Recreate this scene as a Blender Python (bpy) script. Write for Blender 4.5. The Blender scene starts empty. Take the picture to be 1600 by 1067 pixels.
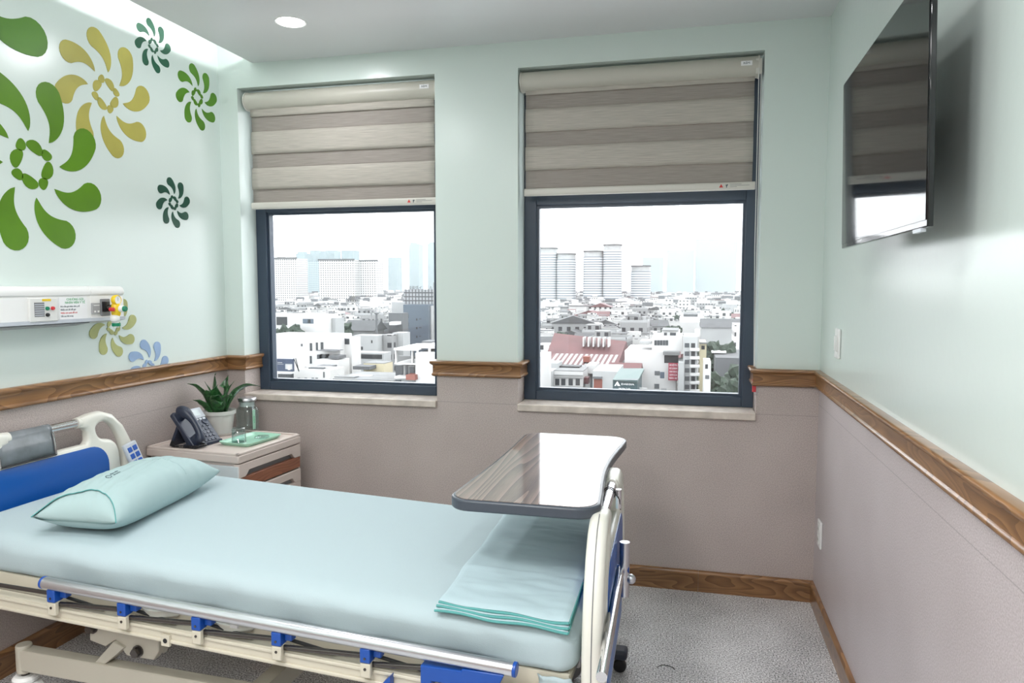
import bpy, bmesh, math, random
from mathutils import Vector, Matrix, noise
random.seed(7)
PI = math.pi
S = bpy.context.scene
COL = S.collection

# ------------------------------------------------------------------ camera, world, exposure
CX, CY, CZ, YAW, PIT, FPX = -.5718, -3.4593, 1.4421, .2389, -.0766, 1135.76
cd = bpy.data.cameras.new('camera'); cam = bpy.data.objects.new('camera', cd); COL.objects.link(cam)
cd.sensor_width = 36; cd.lens = FPX / 1600 * 36; cd.clip_start = .02; cd.clip_end = 9000
cam.location = (CX, CY, CZ); cam.rotation_euler = (PI/2 + PIT, 0, YAW)
S.camera = cam
W = bpy.data.worlds.new('world'); S.world = W; W.use_nodes = True
bg = W.node_tree.nodes['Background']; bg.inputs[0].default_value = (.93, .97, 1, 1); bg.inputs[1].default_value = 4.0
S.view_settings.view_transform = 'Standard'; S.view_settings.look = 'None'
S.view_settings.exposure = .25; S.view_settings.gamma = 1
S.cycles.use_denoising = True
S.cycles.max_bounces = 10; S.cycles.diffuse_bounces = 5; S.cycles.glossy_bounces = 4
S.cycles.transmission_bounces = 8; S.cycles.transparent_max_bounces = 16; S.cycles.volume_bounces = 1
S.cycles.sample_clamp_indirect = 6; S.cycles.caustics_refractive = False; S.cycles.caustics_reflective = False

LAMPS = []   # positions of the recessed lights in the ceiling
def lamp(name, loc, power, size, color=(1, .97, .93), spread=PI):
    d = bpy.data.lights.new(name, 'AREA'); d.shape = 'DISK'; d.size = size; d.energy = power; d.color = color; d.spread = spread
    o = bpy.data.objects.new(name, d); COL.objects.link(o); o.location = loc
    return o
HC = 2.6
for i, (x, y) in enumerate([(-2.299, -.486), (-2.3, -1.9), (-.7, -2.6), (-2.3, -3.6), (-.7, -4.2)]):
    LAMPS.append((x, y)); lamp('downlight_lamp', (x, y, HC - .012), 5 if i == 0 else 6, .11, (.97, .98, 1))
FILL_PANELS = [(-1.5, -3.0), (-1.5, -4.7)]   # unseen square fill lamps, added to give broad soft light
for x, y in FILL_PANELS:
    o = lamp('fill_lamp', (x, y, HC - .02), 27, .58, (1, .985, .97)); o.data.shape = 'SQUARE'

# ------------------------------------------------------------------ materials
def new_mat(name):
    m = bpy.data.materials.new(name); m.use_nodes = True
    return m, m.node_tree.nodes, m.node_tree.links, m.node_tree.nodes['Principled BSDF']
def mat(name, c, rough=.5, metal=0, spec=.5, bump=0, bscale=80, coat=0, var=0, vscale=8, trans=0):
    m, N, L, b = new_mat(name)
    b.inputs['Base Color'].default_value = (*c, 1); b.inputs['Roughness'].default_value = rough
    b.inputs['Metallic'].default_value = metal; b.inputs['Specular IOR Level'].default_value = spec
    b.inputs['Coat Weight'].default_value = coat; b.inputs['Coat Roughness'].default_value = .08
    if bump or var:
        tc = N.new('ShaderNodeTexCoord')
    if bump:
        n = N.new('ShaderNodeTexNoise'); n.inputs['Scale'].default_value = bscale; n.inputs['Detail'].default_value = 3
        L.new(tc.outputs['Object'], n.inputs['Vector'])
        bp = N.new('ShaderNodeBump'); bp.inputs['Strength'].default_value = bump; bp.inputs['Distance'].default_value = .002
        L.new(n.outputs['Fac'], bp.inputs['Height']); L.new(bp.outputs[0], b.inputs['Normal'])
    if var:
        n = N.new('ShaderNodeTexNoise'); n.inputs['Scale'].default_value = vscale; n.inputs['Detail'].default_value = 4
        L.new(tc.outputs['Object'], n.inputs['Vector'])
        r = N.new('ShaderNodeValToRGB')
        r.color_ramp.elements[0].position = .3; r.color_ramp.elements[1].position = .7
        r.color_ramp.elements[0].color = (*[x*(1-var) for x in c], 1); r.color_ramp.elements[1].color = (*[min(1, x*(1+var)) for x in c], 1)
        L.new(n.outputs['Fac'], r.inputs['Fac']); L.new(r.outputs['Color'], b.inputs['Base Color'])
    if trans:
        b.inputs['Transmission Weight'].default_value = trans
    return m
def mth(N, L, op, a, b=None, c=None):
    n = N.new('ShaderNodeMath'); n.operation = op
    for i, v in enumerate((a, b, c)):
        if v is None: continue
        if isinstance(v, (int, float)): n.inputs[i].default_value = v
        else: L.new(v, n.inputs[i])
    return n.outputs[0]
def mixc(N, L, fac, a, b):
    n = N.new('ShaderNodeMix'); n.data_type = 'RGBA'
    if isinstance(fac, (int, float)): n.inputs[0].default_value = fac
    else: L.new(fac, n.inputs[0])
    for i, v in ((6, a), (7, b)):
        if isinstance(v, tuple): n.inputs[i].default_value = (*v, 1)
        else: L.new(v, n.inputs[i])
    return n.outputs[2]
def wood(name, c0, c1, along='xy', scale=22, rough=.35, coat=.15, stretch=1.6, amp=9.0):
    m, N, L, b = new_mat(name)
    tc = N.new('ShaderNodeTexCoord'); sp = N.new('ShaderNodeSeparateXYZ'); L.new(tc.outputs['Object'], sp.inputs[0])
    x, y, z = sp.outputs
    if along == 'xy': u = mth(N, L, 'ADD', x, y); v = z
    elif along == 'x': u = x; v = mth(N, L, 'ADD', y, z)
    else: u = y; v = mth(N, L, 'ADD', x, z)
    cb = N.new('ShaderNodeCombineXYZ')
    L.new(mth(N, L, 'MULTIPLY', u, stretch), cb.inputs[0]); L.new(mth(N, L, 'MULTIPLY', v, 7.0), cb.inputs[1])
    n1 = N.new('ShaderNodeTexNoise'); n1.inputs['Scale'].default_value = 1.3; n1.inputs['Detail'].default_value = 1.5
    L.new(cb.outputs[0], n1.inputs['Vector'])
    w = mth(N, L, 'MULTIPLY', mth(N, L, 'ADD', mth(N, L, 'MULTIPLY', v, scale*.35), mth(N, L, 'MULTIPLY', n1.outputs['Fac'], amp)), 1.6)
    w = mth(N, L, 'FRACT', w)
    cb2 = N.new('ShaderNodeCombineXYZ')
    L.new(mth(N, L, 'MULTIPLY', u, 12.0), cb2.inputs[0]); L.new(mth(N, L, 'MULTIPLY', v, 420.0), cb2.inputs[1])
    n2 = N.new('ShaderNodeTexNoise'); n2.inputs['Scale'].default_value = 1; n2.inputs['Detail'].default_value = 3
    L.new(cb2.outputs[0], n2.inputs['Vector'])
    f = mth(N, L, 'ADD', mth(N, L, 'MULTIPLY', w, .55), mth(N, L, 'MULTIPLY', n2.outputs['Fac'], .5))
    r = N.new('ShaderNodeValToRGB'); r.color_ramp.elements[0].color = (*c0, 1); r.color_ramp.elements[1].color = (*c1, 1)
    r.color_ramp.elements[0].position = .12; r.color_ramp.elements[1].position = .85
    L.new(f, r.inputs['Fac']); L.new(r.outputs['Color'], b.inputs['Base Color'])
    b.inputs['Roughness'].default_value = rough; b.inputs['Coat Weight'].default_value = coat; b.inputs['Coat Roughness'].default_value = .1
    return m
def speckle(name, cols, scale, rough=.5, seam=None, bump=.1):
    m, N, L, b = new_mat(name)
    tc = N.new('ShaderNodeTexCoord')
    n = N.new('ShaderNodeTexNoise'); n.inputs['Scale'].default_value = scale; n.inputs['Detail'].default_value = 5; n.inputs['Roughness'].default_value = .65
    L.new(tc.outputs['Object'], n.inputs['Vector'])
    n3 = N.new('ShaderNodeTexNoise'); n3.inputs['Scale'].default_value = 3.0; n3.inputs['Detail'].default_value = 2
    L.new(tc.outputs['Object'], n3.inputs['Vector'])
    f = mth(N, L, 'ADD', mth(N, L, 'MULTIPLY', n.outputs['Fac'], .85), mth(N, L, 'MULTIPLY', n3.outputs['Fac'], .15))
    r = N.new('ShaderNodeValToRGB'); e = r.color_ramp.elements
    e[0].color = (*cols[0], 1); e[1].color = (*cols[-1], 1); e[0].position = .40; e[1].position = .60
    if len(cols) == 3:
        k = e.new(.5); k.color = (*cols[1], 1)
    L.new(f, r.inputs['Fac']); out = r.outputs['Color']
    if seam:
        sp = N.new('ShaderNodeSeparateXYZ'); L.new(tc.outputs['Object'], sp.inputs[0])
        d = mth(N, L, 'ABSOLUTE', mth(N, L, 'SUBTRACT', sp.outputs[2], seam))
        out = mixc(N, L, mth(N, L, 'MULTIPLY', mth(N, L, 'LESS_THAN', d, .0014), .35), out, (.12, .11, .11))
    L.new(out, b.inputs['Base Color']); b.inputs['Roughness'].default_value = rough
    if bump:
        bp = N.new('ShaderNodeBump'); bp.inputs['Strength'].default_value = bump; bp.inputs['Distance'].default_value = .0015
        L.new(n.outputs['Fac'], bp.inputs['Height']); L.new(bp.outputs[0], b.inputs['Normal'])
    return m
def facade(name, wall, glass, dx, dz, wx, wz, rough=.6):
    """rows of windows set in a plain wall, drawn in the building's own axes"""
    m, N, L, b = new_mat(name)
    tc = N.new('ShaderNodeTexCoord'); sp = N.new('ShaderNodeSeparateXYZ'); L.new(tc.outputs['Object'], sp.inputs[0])
    g = N.new('ShaderNodeNewGeometry'); vt = N.new('ShaderNodeVectorTransform'); vt.vector_type = 'NORMAL'; vt.convert_from = 'WORLD'; vt.convert_to = 'OBJECT'
    L.new(g.outputs['True Normal'], vt.inputs[0]); sn = N.new('ShaderNodeSeparateXYZ'); L.new(vt.outputs[0], sn.inputs[0])
    side = mth(N, L, 'LESS_THAN', mth(N, L, 'ABSOLUTE', sn.outputs[2]), .5)
    h = mth(N, L, 'ADD', sp.outputs[0], sp.outputs[1])
    fz = mth(N, L, 'FRACT', mth(N, L, 'DIVIDE', mth(N, L, 'ADD', sp.outputs[2], 500*dz), dz))
    f = mth(N, L, 'LESS_THAN', fz, wz)
    if dx:
        fx = mth(N, L, 'FRACT', mth(N, L, 'DIVIDE', mth(N, L, 'ADD', h, 500*dx), dx))
        f = mth(N, L, 'MULTIPLY', f, mth(N, L, 'LESS_THAN', fx, wx))
    f = mth(N, L, 'MULTIPLY', f, side)
    L.new(mixc(N, L, f, wall, glass), b.inputs['Base Color']); b.inputs['Roughness'].default_value = rough
    return m
def emit(name, c, s):
    m, N, L, b = new_mat(name); b.inputs['Base Color'].default_value = (.9, .9, .9, 1)
    b.inputs['Emission Color'].default_value = (*c, 1); b.inputs['Emission Strength'].default_value = s
    return m
def thin_glass(name, tint=(1, 1, 1), refl=.06, rough=.0):
    m, N, L, b = new_mat(name); N.remove(b); out = N['Material Output']
    t = N.new('ShaderNodeBsdfTransparent'); t.inputs[0].default_value = (*tint, 1)
    g = N.new('ShaderNodeBsdfGlossy'); g.inputs['Roughness'].default_value = rough
    lw = N.new('ShaderNodeLayerWeight'); lw.inputs[0].default_value = .5
    fa = mth(N, L, 'MULTIPLY_ADD', mth(N, L, 'POWER', lw.outputs['Facing'], 4.0), .5, .03)
    mx = N.new('ShaderNodeMixShader'); L.new(fa, mx.inputs[0]); L.new(t.outputs[0], mx.inputs[1]); L.new(g.outputs[0], mx.inputs[2])
    L.new(mx.outputs[0], out.inputs[0])
    return m
M = {}
M['paint'] = mat('mint_wall_paint', (.65, .735, .70), .25, bump=.15, bscale=35, spec=.65)
M['ceil'] = mat('white_ceiling_paint', (.695, .70, .715), .30, bump=.06, bscale=20)
M['coveceil'] = mat('cove_white', (.86, .87, .87), .6)
M['dado'] = speckle('taupe_vinyl_wallcovering', [(.365, .308, .288), (.46, .395, .37), (.55, .48, .455)], 240, .36, bump=.05, seam=.857)
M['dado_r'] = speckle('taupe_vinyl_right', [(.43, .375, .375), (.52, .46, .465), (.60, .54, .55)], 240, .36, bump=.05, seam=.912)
M['floor'] = speckle('speckled_vinyl_floor', [(.17, .17, .178), (.60, .595, .605), (.98, .975, .985)], 170, .24, bump=0)
M['oak'] = wood('oak_trim', (.13, .058, .022), (.34, .175, .072), 'xy', 20, .30, .25)
M['marble'] = mat('beige_marble', (.60, .53, .47), .25, var=.18, vscale=14)
M['alu'] = mat('navy_aluminium', (.033, .052, .082), .38, spec=.5)
M['glass'] = thin_glass('window_glass')
M['cream'] = mat('cream_plastic', (.76, .75, .68), .28)
M['beige_metal'] = mat('beige_powder_coat', (.60, .56, .46), .38)
M['beige_dark'] = mat('beige_frame_coat', (.47, .44, .37), .42)
M['white'] = mat('white_plastic', (.82, .82, .81), .3)
M['offwhite'] = mat('off_white_plastic', (.72, .72, .70), .35)
M['blue'] = mat('blue_panel', (.004, .085, .36), .32)
M['blueclip'] = mat('blue_plastic', (.006, .07, .36), .35)
M['chrome'] = mat('chrome', (.72, .72, .74), .14, 1)
M['steel'] = mat('satin_aluminium', (.62, .63, .66), .30, 1)
M['darksteel'] = mat('dark_steel_rod', (.10, .09, .085), .25, .8)
M['black'] = mat('black_plastic', (.012, .012, .014), .4)
M['blackgloss'] = mat('black_gloss', (.006, .007, .008), .06)
M['navy'] = mat('dark_navy_plastic', (.020, .026, .045), .38)
M['phone'] = mat('phone_navy_plastic', (.022, .030, .055), .36)
M['keys'] = mat('phone_keys', (.045, .055, .085), .4)
M['lcd'] = mat('grey_display', (.62, .68, .70), .2)
M['silver'] = mat('silver_plastic', (.50, .53, .58), .35)
M['grey'] = mat('grey_plastic', (.36, .36, .37), .45)
M['lightgrey'] = mat('light_grey_board', (.56, .60, .62), .35)
M['midgrey'] = mat('mid_grey', (.20, .20, .21), .5)
M['pinkbeige'] = mat('pink_beige_plastic', (.62, .53, .485), .38)
M['redwood'] = wood('red_brown_laminate', (.17, .058, .030), (.33, .125, .065), 'y', 16, .35, .1)
M['tablewood'] = wood('grey_brown_table_laminate', (.055, .034, .028), (.33, .235, .20), 'y', 60, .5, 1, .55, 4.5)
M['tablewood'].node_tree.nodes['Principled BSDF'].inputs['Coat Roughness'].default_value = .045
M['tableedge'] = mat('slate_edge_band', (.055, .068, .088), .32)
M['sheet'] = mat('aqua_cotton', (.43, .525, .555), .8, bump=.25, bscale=380, spec=.25)
M['pillow'] = mat('aqua_pillow_cotton', (.40, .53, .535), .75, bump=.2, bscale=380, spec=.3)
M['throw'] = mat('folded_aqua_cotton', (.43, .55, .59), .75, bump=.25, bscale=380, spec=.3)
M['teal'] = mat('teal_hem', (.10, .34, .33), .8)
M['blindfab'] = None
M['cassette'] = mat('champagne_cassette', (.53, .51, .45), .38)
M['rail_alu'] = mat('blind_bottom_rail', (.60, .58, .53), .35)
M['pot'] = mat('grey_white_pot', (.62, .62, .60), .4)
M['leaf'] = None
M['mint'] = mat('mint_melamine', (.36, .62, .48), .25)
M['ink'] = mat('dark_print', (.05, .08, .10), .6)
M['greenprint'] = mat('green_print', (.06, .38, .14), .6)
M['redprint'] = mat('red_print', (.62, .03, .03), .5)
M['paper'] = mat('white_paper', (.85, .85, .86), .6)
M['yellow'] = mat('yellow_enamel', (.80, .56, .02), .3)
M['green'] = mat('green_plastic', (.0, .20, .10), .35)
M['red'] = mat('red_plastic', (.62, .03, .04), .35)
M['frost'] = mat('smoky_clear_sheet', (.20, .22, .235), .16, bump=.4, bscale=12, var=.25, vscale=14)
M['leddisc'] = emit('downlight_diffuser', (1, 1, 1), 9)
M['fillglow'] = emit('fill_panel_glow', (1, 1, 1), 4)  # glowing face of the added fill panels
M['ledstrip'] = emit('cove_led', (1, 1, 1), 38)
def leafmat():
    m, N, L, b = new_mat('dark_green_leaf')
    tc = N.new('ShaderNodeTexCoord'); n = N.new('ShaderNodeTexNoise'); n.inputs['Scale'].default_value = 60; n.inputs['Detail'].default_value = 3
    L.new(tc.outputs['Object'], n.inputs['Vector'])
    r = N.new('ShaderNodeValToRGB'); r.color_ramp.elements[0].color = (.008, .045, .015, 1); r.color_ramp.elements[1].color = (.05, .17, .05, 1)
    r.color_ramp.elements[0].position = .35; r.color_ramp.elements[1].position = .7
    L.new(n.outputs['Fac'], r.inputs['Fac']); L.new(r.outputs['Color'], b.inputs['Base Color']); b.inputs['Roughness'].default_value = .28
    return m
M['leaf'] = leafmat()
def blindmat(name, c):
    m, N, L, b = new_mat(name)
    tc = N.new('ShaderNodeTexCoord'); mp = N.new('ShaderNodeMapping'); mp.inputs['Scale'].default_value = (9, 9, 420)
    L.new(tc.outputs['Object'], mp.inputs[0])
    n = N.new('ShaderNodeTexNoise'); n.inputs['Scale'].default_value = 1; n.inputs['Detail'].default_value = 4
    L.new(mp.outputs[0], n.inputs['Vector'])
    r = N.new('ShaderNodeValToRGB'); r.color_ramp.elements[0].position = .3; r.color_ramp.elements[1].position = .7
    r.color_ramp.elements[0].color = (*[x*.82 for x in c], 1); r.color_ramp.elements[1].color = (*[x*1.18 for x in c], 1)
    L.new(n.outputs['Fac'], r.inputs['Fac']); L.new(r.outputs['Color'], b.inputs['Base Color'])
    b.inputs['Roughness'].default_value = .75
    return m
M['band_light'] = blindmat('blind_band_light', (.45, .415, .37))
M['band_dark'] = blindmat('blind_band_dark', (.315, .28, .255))

# ------------------------------------------------------------------ mesh builder
class MB:
    def __init__(s): s.v = []; s.f = []; s.m = []; s.mats = []
    def mi(s, m):
        if m not in s.mats: s.mats.append(m)
        return s.mats.index(m)
    def add(s, vs, fs, m):
        o = len(s.v); s.v += [tuple(v) for v in vs]; k = s.mi(m)
        for f in fs: s.f.append(tuple(i+o for i in f)); s.m.append(k)
    def box(s, x0, x1, y0, y1, z0, z1, m, T=None):
        vs = [Vector(p) for p in [(x0,y0,z0),(x1,y0,z0),(x1,y1,z0),(x0,y1,z0),(x0,y0,z1),(x1,y0,z1),(x1,y1,z1),(x0,y1,z1)]]
        if T: vs = [T @ v for v in vs]
        s.add(vs, [(0,3,2,1),(4,5,6,7),(0,1,5,4),(1,2,6,5),(2,3,7,6),(3,0,4,7)], m)
    def tube(s, pts, r, m, n=12, caps=True, closed=False):
        pts = [Vector(p) for p in pts]; k = len(pts); rs = r if isinstance(r, (list, tuple)) else [r]*k
        rings = []; up = None
        for i, p in enumerate(pts):
            a = pts[(i-1) % k] if (closed or i) else p; b = pts[(i+1) % k] if (closed or i < k-1) else p
            t = (b-a).normalized()
            if up is None:
                up = Vector((0,0,1)) if abs(t.z) < .9 else Vector((1,0,0))
            x = t.cross(up).normalized(); y = x.cross(t).normalized(); up = y
            rings.append([p + (x*math.cos(2*PI*j/n) + y*math.sin(2*PI*j/n))*rs[i] for j in range(n)])
        vs = [v for g in rings for v in g]; fs = []
        for i in range(k if closed else k-1):
            for j in range(n):
                a = i*n+j; b = i*n+(j+1) % n; c = ((i+1) % k)*n+(j+1) % n; d = ((i+1) % k)*n+j
                fs.append((a, b, c, d))
        if caps and not closed:
            fs.append(tuple(range(n-1, -1, -1))); fs.append(tuple(range((k-1)*n, k*n)))
        s.add(vs, fs, m)
    def cyl(s, p0, p1, r, m, n=20, r1=None): s.tube([p0, p1], [r, r if r1 is None else r1], m, n)
    def lathe(s, prof, m, n=32, c=(0,0,0), axis='z', close=False):
        vs = []; fs = []; k = len(prof)
        for (r, h) in prof:
            for j in range(n):
                a = 2*PI*j/n; x, y = r*math.cos(a), r*math.sin(a)
                p = {'z': (x, y, h), 'x': (h, x, y), 'y': (y, h, x)}[axis]
                vs.append((p[0]+c[0], p[1]+c[1], p[2]+c[2]))
        for i in range(k-1):
            for j in range(n):
                fs.append((i*n+j, i*n+(j+1) % n, (i+1)*n+(j+1) % n, (i+1)*n+j))
        if prof[0][0] > 1e-6: fs.append(tuple(range(n-1, -1, -1)))
        if prof[-1][0] > 1e-6: fs.append(tuple(range((k-1)*n, k*n)))
        s.add(vs, fs, m)
    def prism(s, poly, h0, h1, m, f=lambda a, b, h: (a, b, h)):
        n = len(poly)
        vs = [f(a, b, h0) for a, b in poly] + [f(a, b, h1) for a, b in poly]
        fs = [tuple(range(n-1, -1, -1)), tuple(range(n, 2*n))] + [(i, (i+1) % n, n+(i+1) % n, n+i) for i in range(n)]
        s.add(vs, fs, m)
    def grid(s, P, m, wrapu=False):
        nu = len(P); nv = len(P[0]); vs = [p for r in P for p in r]; fs = []
        for i in range(nu if wrapu else nu-1):
            for j in range(nv-1):
                a = i*nv+j; b = ((i+1) % nu)*nv+j
                fs.append((a, b, b+1, a+1))
        s.add(vs, fs, m)
    def ball(s, c, r, m, sub=2, jit=0, sc=(1,1,1)):
        bm = bmesh.new(); bmesh.ops.create_icosphere(bm, subdivisions=sub, radius=1)
        vs = []
        for v in bm.verts:
            p = v.co.copy(); k = 1 + (jit*noise.noise(p*2.3 + Vector(c)*.37) if jit else 0)
            vs.append((c[0]+p.x*r*k*sc[0], c[1]+p.y*r*k*sc[1], c[2]+p.z*r*k*sc[2]))
        fs = [tuple(v.index for v in f.verts) for f in bm.faces]; bm.free(); s.add(vs, fs, m)
    def build(s, name, parent=None, bevel=0, seg=2, smooth=40, origin=None, solid=0, subsurf=0, recalc=True):
        o0 = Vector(origin) if origin else Vector((0,0,0))
        me = bpy.data.meshes.new(name); me.from_pydata([Vector(v)-o0 for v in s.v], [], s.f)
        for m in s.mats: me.materials.append(m)
        me.polygons.foreach_set('material_index', s.m)
        if recalc:
            bm = bmesh.new(); bm.from_mesh(me); bmesh.ops.recalc_face_normals(bm, faces=bm.faces); bm.to_mesh(me); bm.free()
        me.update()
        if smooth:
            me.polygons.foreach_set('use_smooth', [True]*len(me.polygons)); me.set_sharp_from_angle(angle=math.radians(smooth))
        o = bpy.data.objects.new(name, me); COL.objects.link(o); o.location = o0
        if parent: o.parent = parent
        if solid:
            d = o.modifiers.new('thickness', 'SOLIDIFY'); d.thickness = solid; d.offset = 0
        if bevel:
            d = o.modifiers.new('bevel', 'BEVEL'); d.width = bevel; d.segments = seg; d.limit_method = 'ANGLE'; d.angle_limit = math.radians(38); d.harden_normals = False
        if subsurf:
            d = o.modifiers.new('smooth', 'SUBSURF'); d.levels = subsurf; d.render_levels = subsurf
        return o
def tag(o, label, cat, group=None):
    o['label'] = label; o['category'] = cat
    if group: o['group'] = group
    return o
def struct(o): o['kind'] = 'structure'; return o
def empty(name, loc, label=None, cat=None, group=None, rz=0):
    o = bpy.data.objects.new(name, None); COL.objects.link(o); o.location = loc; o.rotation_euler = (0, 0, rz); o.empty_display_size = .1
    if label: tag(o, label, cat, group)
    return o
def curve_shape(name, loops, half, bevel, m, parent, xf, res=3):
    """filled outline (first loop) with holes, given thickness, rounded edges; xf places (a,b,h)"""
    cu = bpy.data.curves.new(name, 'CURVE'); cu.dimensions = '2D'; cu.fill_mode = 'BOTH'
    cu.extrude = max(half-bevel, .0005); cu.bevel_depth = bevel; cu.bevel_resolution = res; cu.offset = -bevel
    for lp in loops:
        sp = cu.splines.new('POLY'); sp.points.add(len(lp)-1); sp.use_cyclic_u = True
        for p, (a, b) in zip(sp.points, lp): p.co = (a, b, 0, 1)
    t = bpy.data.objects.new('shape_source', cu); COL.objects.link(t)
    dg = bpy.context.evaluated_depsgraph_get(); dg.update()
    me = bpy.data.meshes.new_from_object(t.evaluated_get(dg))
    bpy.data.objects.remove(t); bpy.data.curves.remove(cu)
    for v in me.vertices: v.co = Vector(xf(*v.co))
    me.name = name; me.materials.clear(); me.materials.append(m)
    me.polygons.foreach_set('use_smooth', [True]*len(me.polygons)); me.polygons.foreach_set('material_index', [0]*len(me.polygons))
    bm = bmesh.new(); bm.from_mesh(me); bmesh.ops.remove_doubles(bm, verts=bm.verts, dist=1e-5); bmesh.ops.recalc_face_normals(bm, faces=bm.faces); bm.to_mesh(me); bm.free()
    me.set_sharp_from_angle(angle=math.radians(40))
    o = bpy.data.objects.new(name, me); COL.objects.link(o)
    if parent: o.parent = parent
    return o
def text_mesh(name, s, size, m, parent, Mx, depth=.0003, align='CENTER', spacing=1):
    cu = bpy.data.curves.new(name, 'FONT'); cu.body = s; cu.size = size; cu.extrude = depth; cu.align_x = align; cu.align_y = 'CENTER'; cu.space_character = spacing
    cu.resolution_u = 2
    t = bpy.data.objects.new('text_source', cu); COL.objects.link(t)
    dg = bpy.context.evaluated_depsgraph_get(); dg.update()
    me = bpy.data.meshes.new_from_object(t.evaluated_get(dg))
    bpy.data.objects.remove(t); bpy.data.curves.remove(cu)
    me.transform(Mx); me.materials.clear(); me.materials.append(m); me.name = name
    o = bpy.data.objects.new(name, me); COL.objects.link(o)
    if parent: o.parent = parent
    return o
def arc(cx, cy, r, a0, a1, n=8): return [(cx+r*math.cos(math.radians(a0+(a1-a0)*i/n)), cy+r*math.sin(math.radians(a0+(a1-a0)*i/n))) for i in range(n+1)]
def rrect(x0, x1, y0, y1, r, n=6):
    return arc(x1-r, y1-r, r, 0, 90, n) + arc(x0+r, y1-r, r, 90, 180, n) + arc(x0+r, y0+r, r, 180, 270, n) + arc(x1-r, y0+r, r, 270, 360, n)
def smooth_poly(pts, it=2):
    for _ in range(it):
        q = []
        for i in range(len(pts)):
            a, b = pts[i], pts[(i+1) % len(pts)]
            q += [(a[0]*.75+b[0]*.25, a[1]*.75+b[1]*.25), (a[0]*.25+b[0]*.75, a[1]*.25+b[1]*.75)]
        pts = q
    return pts
def spline(pts, n=8):
    P = [Vector(p) for p in pts]; out = []
    for i in range(len(P)-1):
        p0 = P[max(i-1, 0)]; p1 = P[i]; p2 = P[i+1]; p3 = P[min(i+2, len(P)-1)]
        for j in range(n):
            t = j/n
            out.append(.5*((2*p1) + (p2-p0)*t + (2*p0-5*p1+4*p2-p3)*t*t + (3*p1-p0-3*p2+p3)*t**3))
    out.append(P[-1]); return out

# ------------------------------------------------------------------ room shell
LX = -3.0128; YB = -5.4; HU = 2.86; LIP = -2.809
ZR0, ZR1, ZB = .9875, 1.0667, .1003
WIN = [(-2.9025, -1.805), (-1.385, -.2678)]; ZS, ZH = .8628, 2.477; REV = .14
b = MB(); b.box(LX-.3, .3, YB-.3, .14, -.2, 0, M['floor']); struct(b.build('floor'))
def wall_quadstrip(name, axis, pos, a0, a1, nrm, m_low, m_up, top=HU, t=.2):
    b = MB()
    for z0, z1, m in ((0, 1.03, m_low), (1.03, top, m_up)):
        if axis == 'x': b.box(min(pos, pos+nrm*t), max(pos, pos+nrm*t), a0, a1, z0, z1, m)
        else: b.box(a0, a1, min(pos, pos+nrm*t), max(pos, pos+nrm*t), z0, z1, m)
    return struct(b.build(name))
wall_quadstrip('wall_left', 'x', LX, YB, .25, -1, M['dado'], M['paint'])
wall_quadstrip('wall_right', 'x', 0, YB, .25, 1, M['dado_r'], M['paint'])
wall_quadstrip('wall_front', 'y', YB, LX, 0, -1, M['dado'], M['paint'])
b = MB()
xs = [LX, WIN[0][0], WIN[0][1], WIN[1][0], WIN[1][1], 0]; zs = [0, ZS-.034, 1.03, ZH, HU]
for i in range(5):
    for j in range(4):
        hole = i in (1, 3) and j in (1, 2)
        if hole: continue
        b.box(xs[i], xs[i+1], 0, .25, zs[j], zs[j+1], M['dado'] if j < 2 else M['paint'])
struct(b.build('wall_back'))
b = MB(); b.box(LIP, 0, YB, 0, HC, HC+.042, M['ceil']); struct(b.build('ceiling'))
b = MB(); b.box(LX, 0, YB, 0, HU, HU+.1, M['coveceil']); struct(b.build('ceiling_above_cove'))
b = MB(); b.box(-2.715, -2.70, YB+.05, -.03, HC+.068, HC+.083, M['ledstrip']); b.box(-2.70, -2.69, YB+.05, -.03, HC+.042, HC+.09, M['white'])
b.box(-2.715, -2.70, YB+.05, -.03, HC+.042, HC+.066, M['white'])
tag(b.build('cove_light_strip'), 'white light strip hidden in the ceiling cove along the flowered wall', 'light')

def sweep(name, path, prof, m):
    """moulding: path in plan (room on the left of travel), profile (offset into the room, height)"""
    P = [Vector(p) for p in path]; n = len(P); vs = []; k = len(prof)
    for i in range(n):
        d0 = (P[i]-P[i-1]).normalized() if i else (P[1]-P[0]).normalized()
        d1 = (P[i+1]-P[i]).normalized() if i < n-1 else d0
        n0 = Vector((-d0.y, d0.x)); n1 = Vector((-d1.y, d1.x)); bis = (n0+n1); bis = bis/bis.dot(n0) if bis.length > 1e-6 else n0
        for d, z in prof: vs.append((P[i].x+bis.x*d, P[i].y+bis.y*d, z))
    fs = []
    for i in range(n-1):
        for j in range(k): fs.append((i*k+j, i*k+(j+1) % k, (i+1)*k+(j+1) % k, (i+1)*k+j))
    fs += [tuple(range(k)), tuple(range((n-1)*k, n*k))]
    b = MB(); b.add(vs, fs, m)
    return struct(b.build(name, smooth=50))
def rail_prof(z0, z1):
    h = z1-z0
    return [(0, z0), (.014, z0), (.020, z0+.004), (.022, z0+.010), (.019, z0+.016), (.0165, z0+.018), (.0165, z1-.024), (.020, z1-.021), (.027, z1-.016), (.030, z1-.009), (.029, z1-.003), (.024, z1), (0, z1)]
RP = rail_prof(ZR0, ZR1)
def base_prof(z1): return [(0, .0), (.012, .0), (.012, z1-.022), (.016, z1-.018), (.016, z1-.008), (.010, z1-.002), (.007, z1), (0, z1)]
BP = base_prof(ZB)
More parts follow.
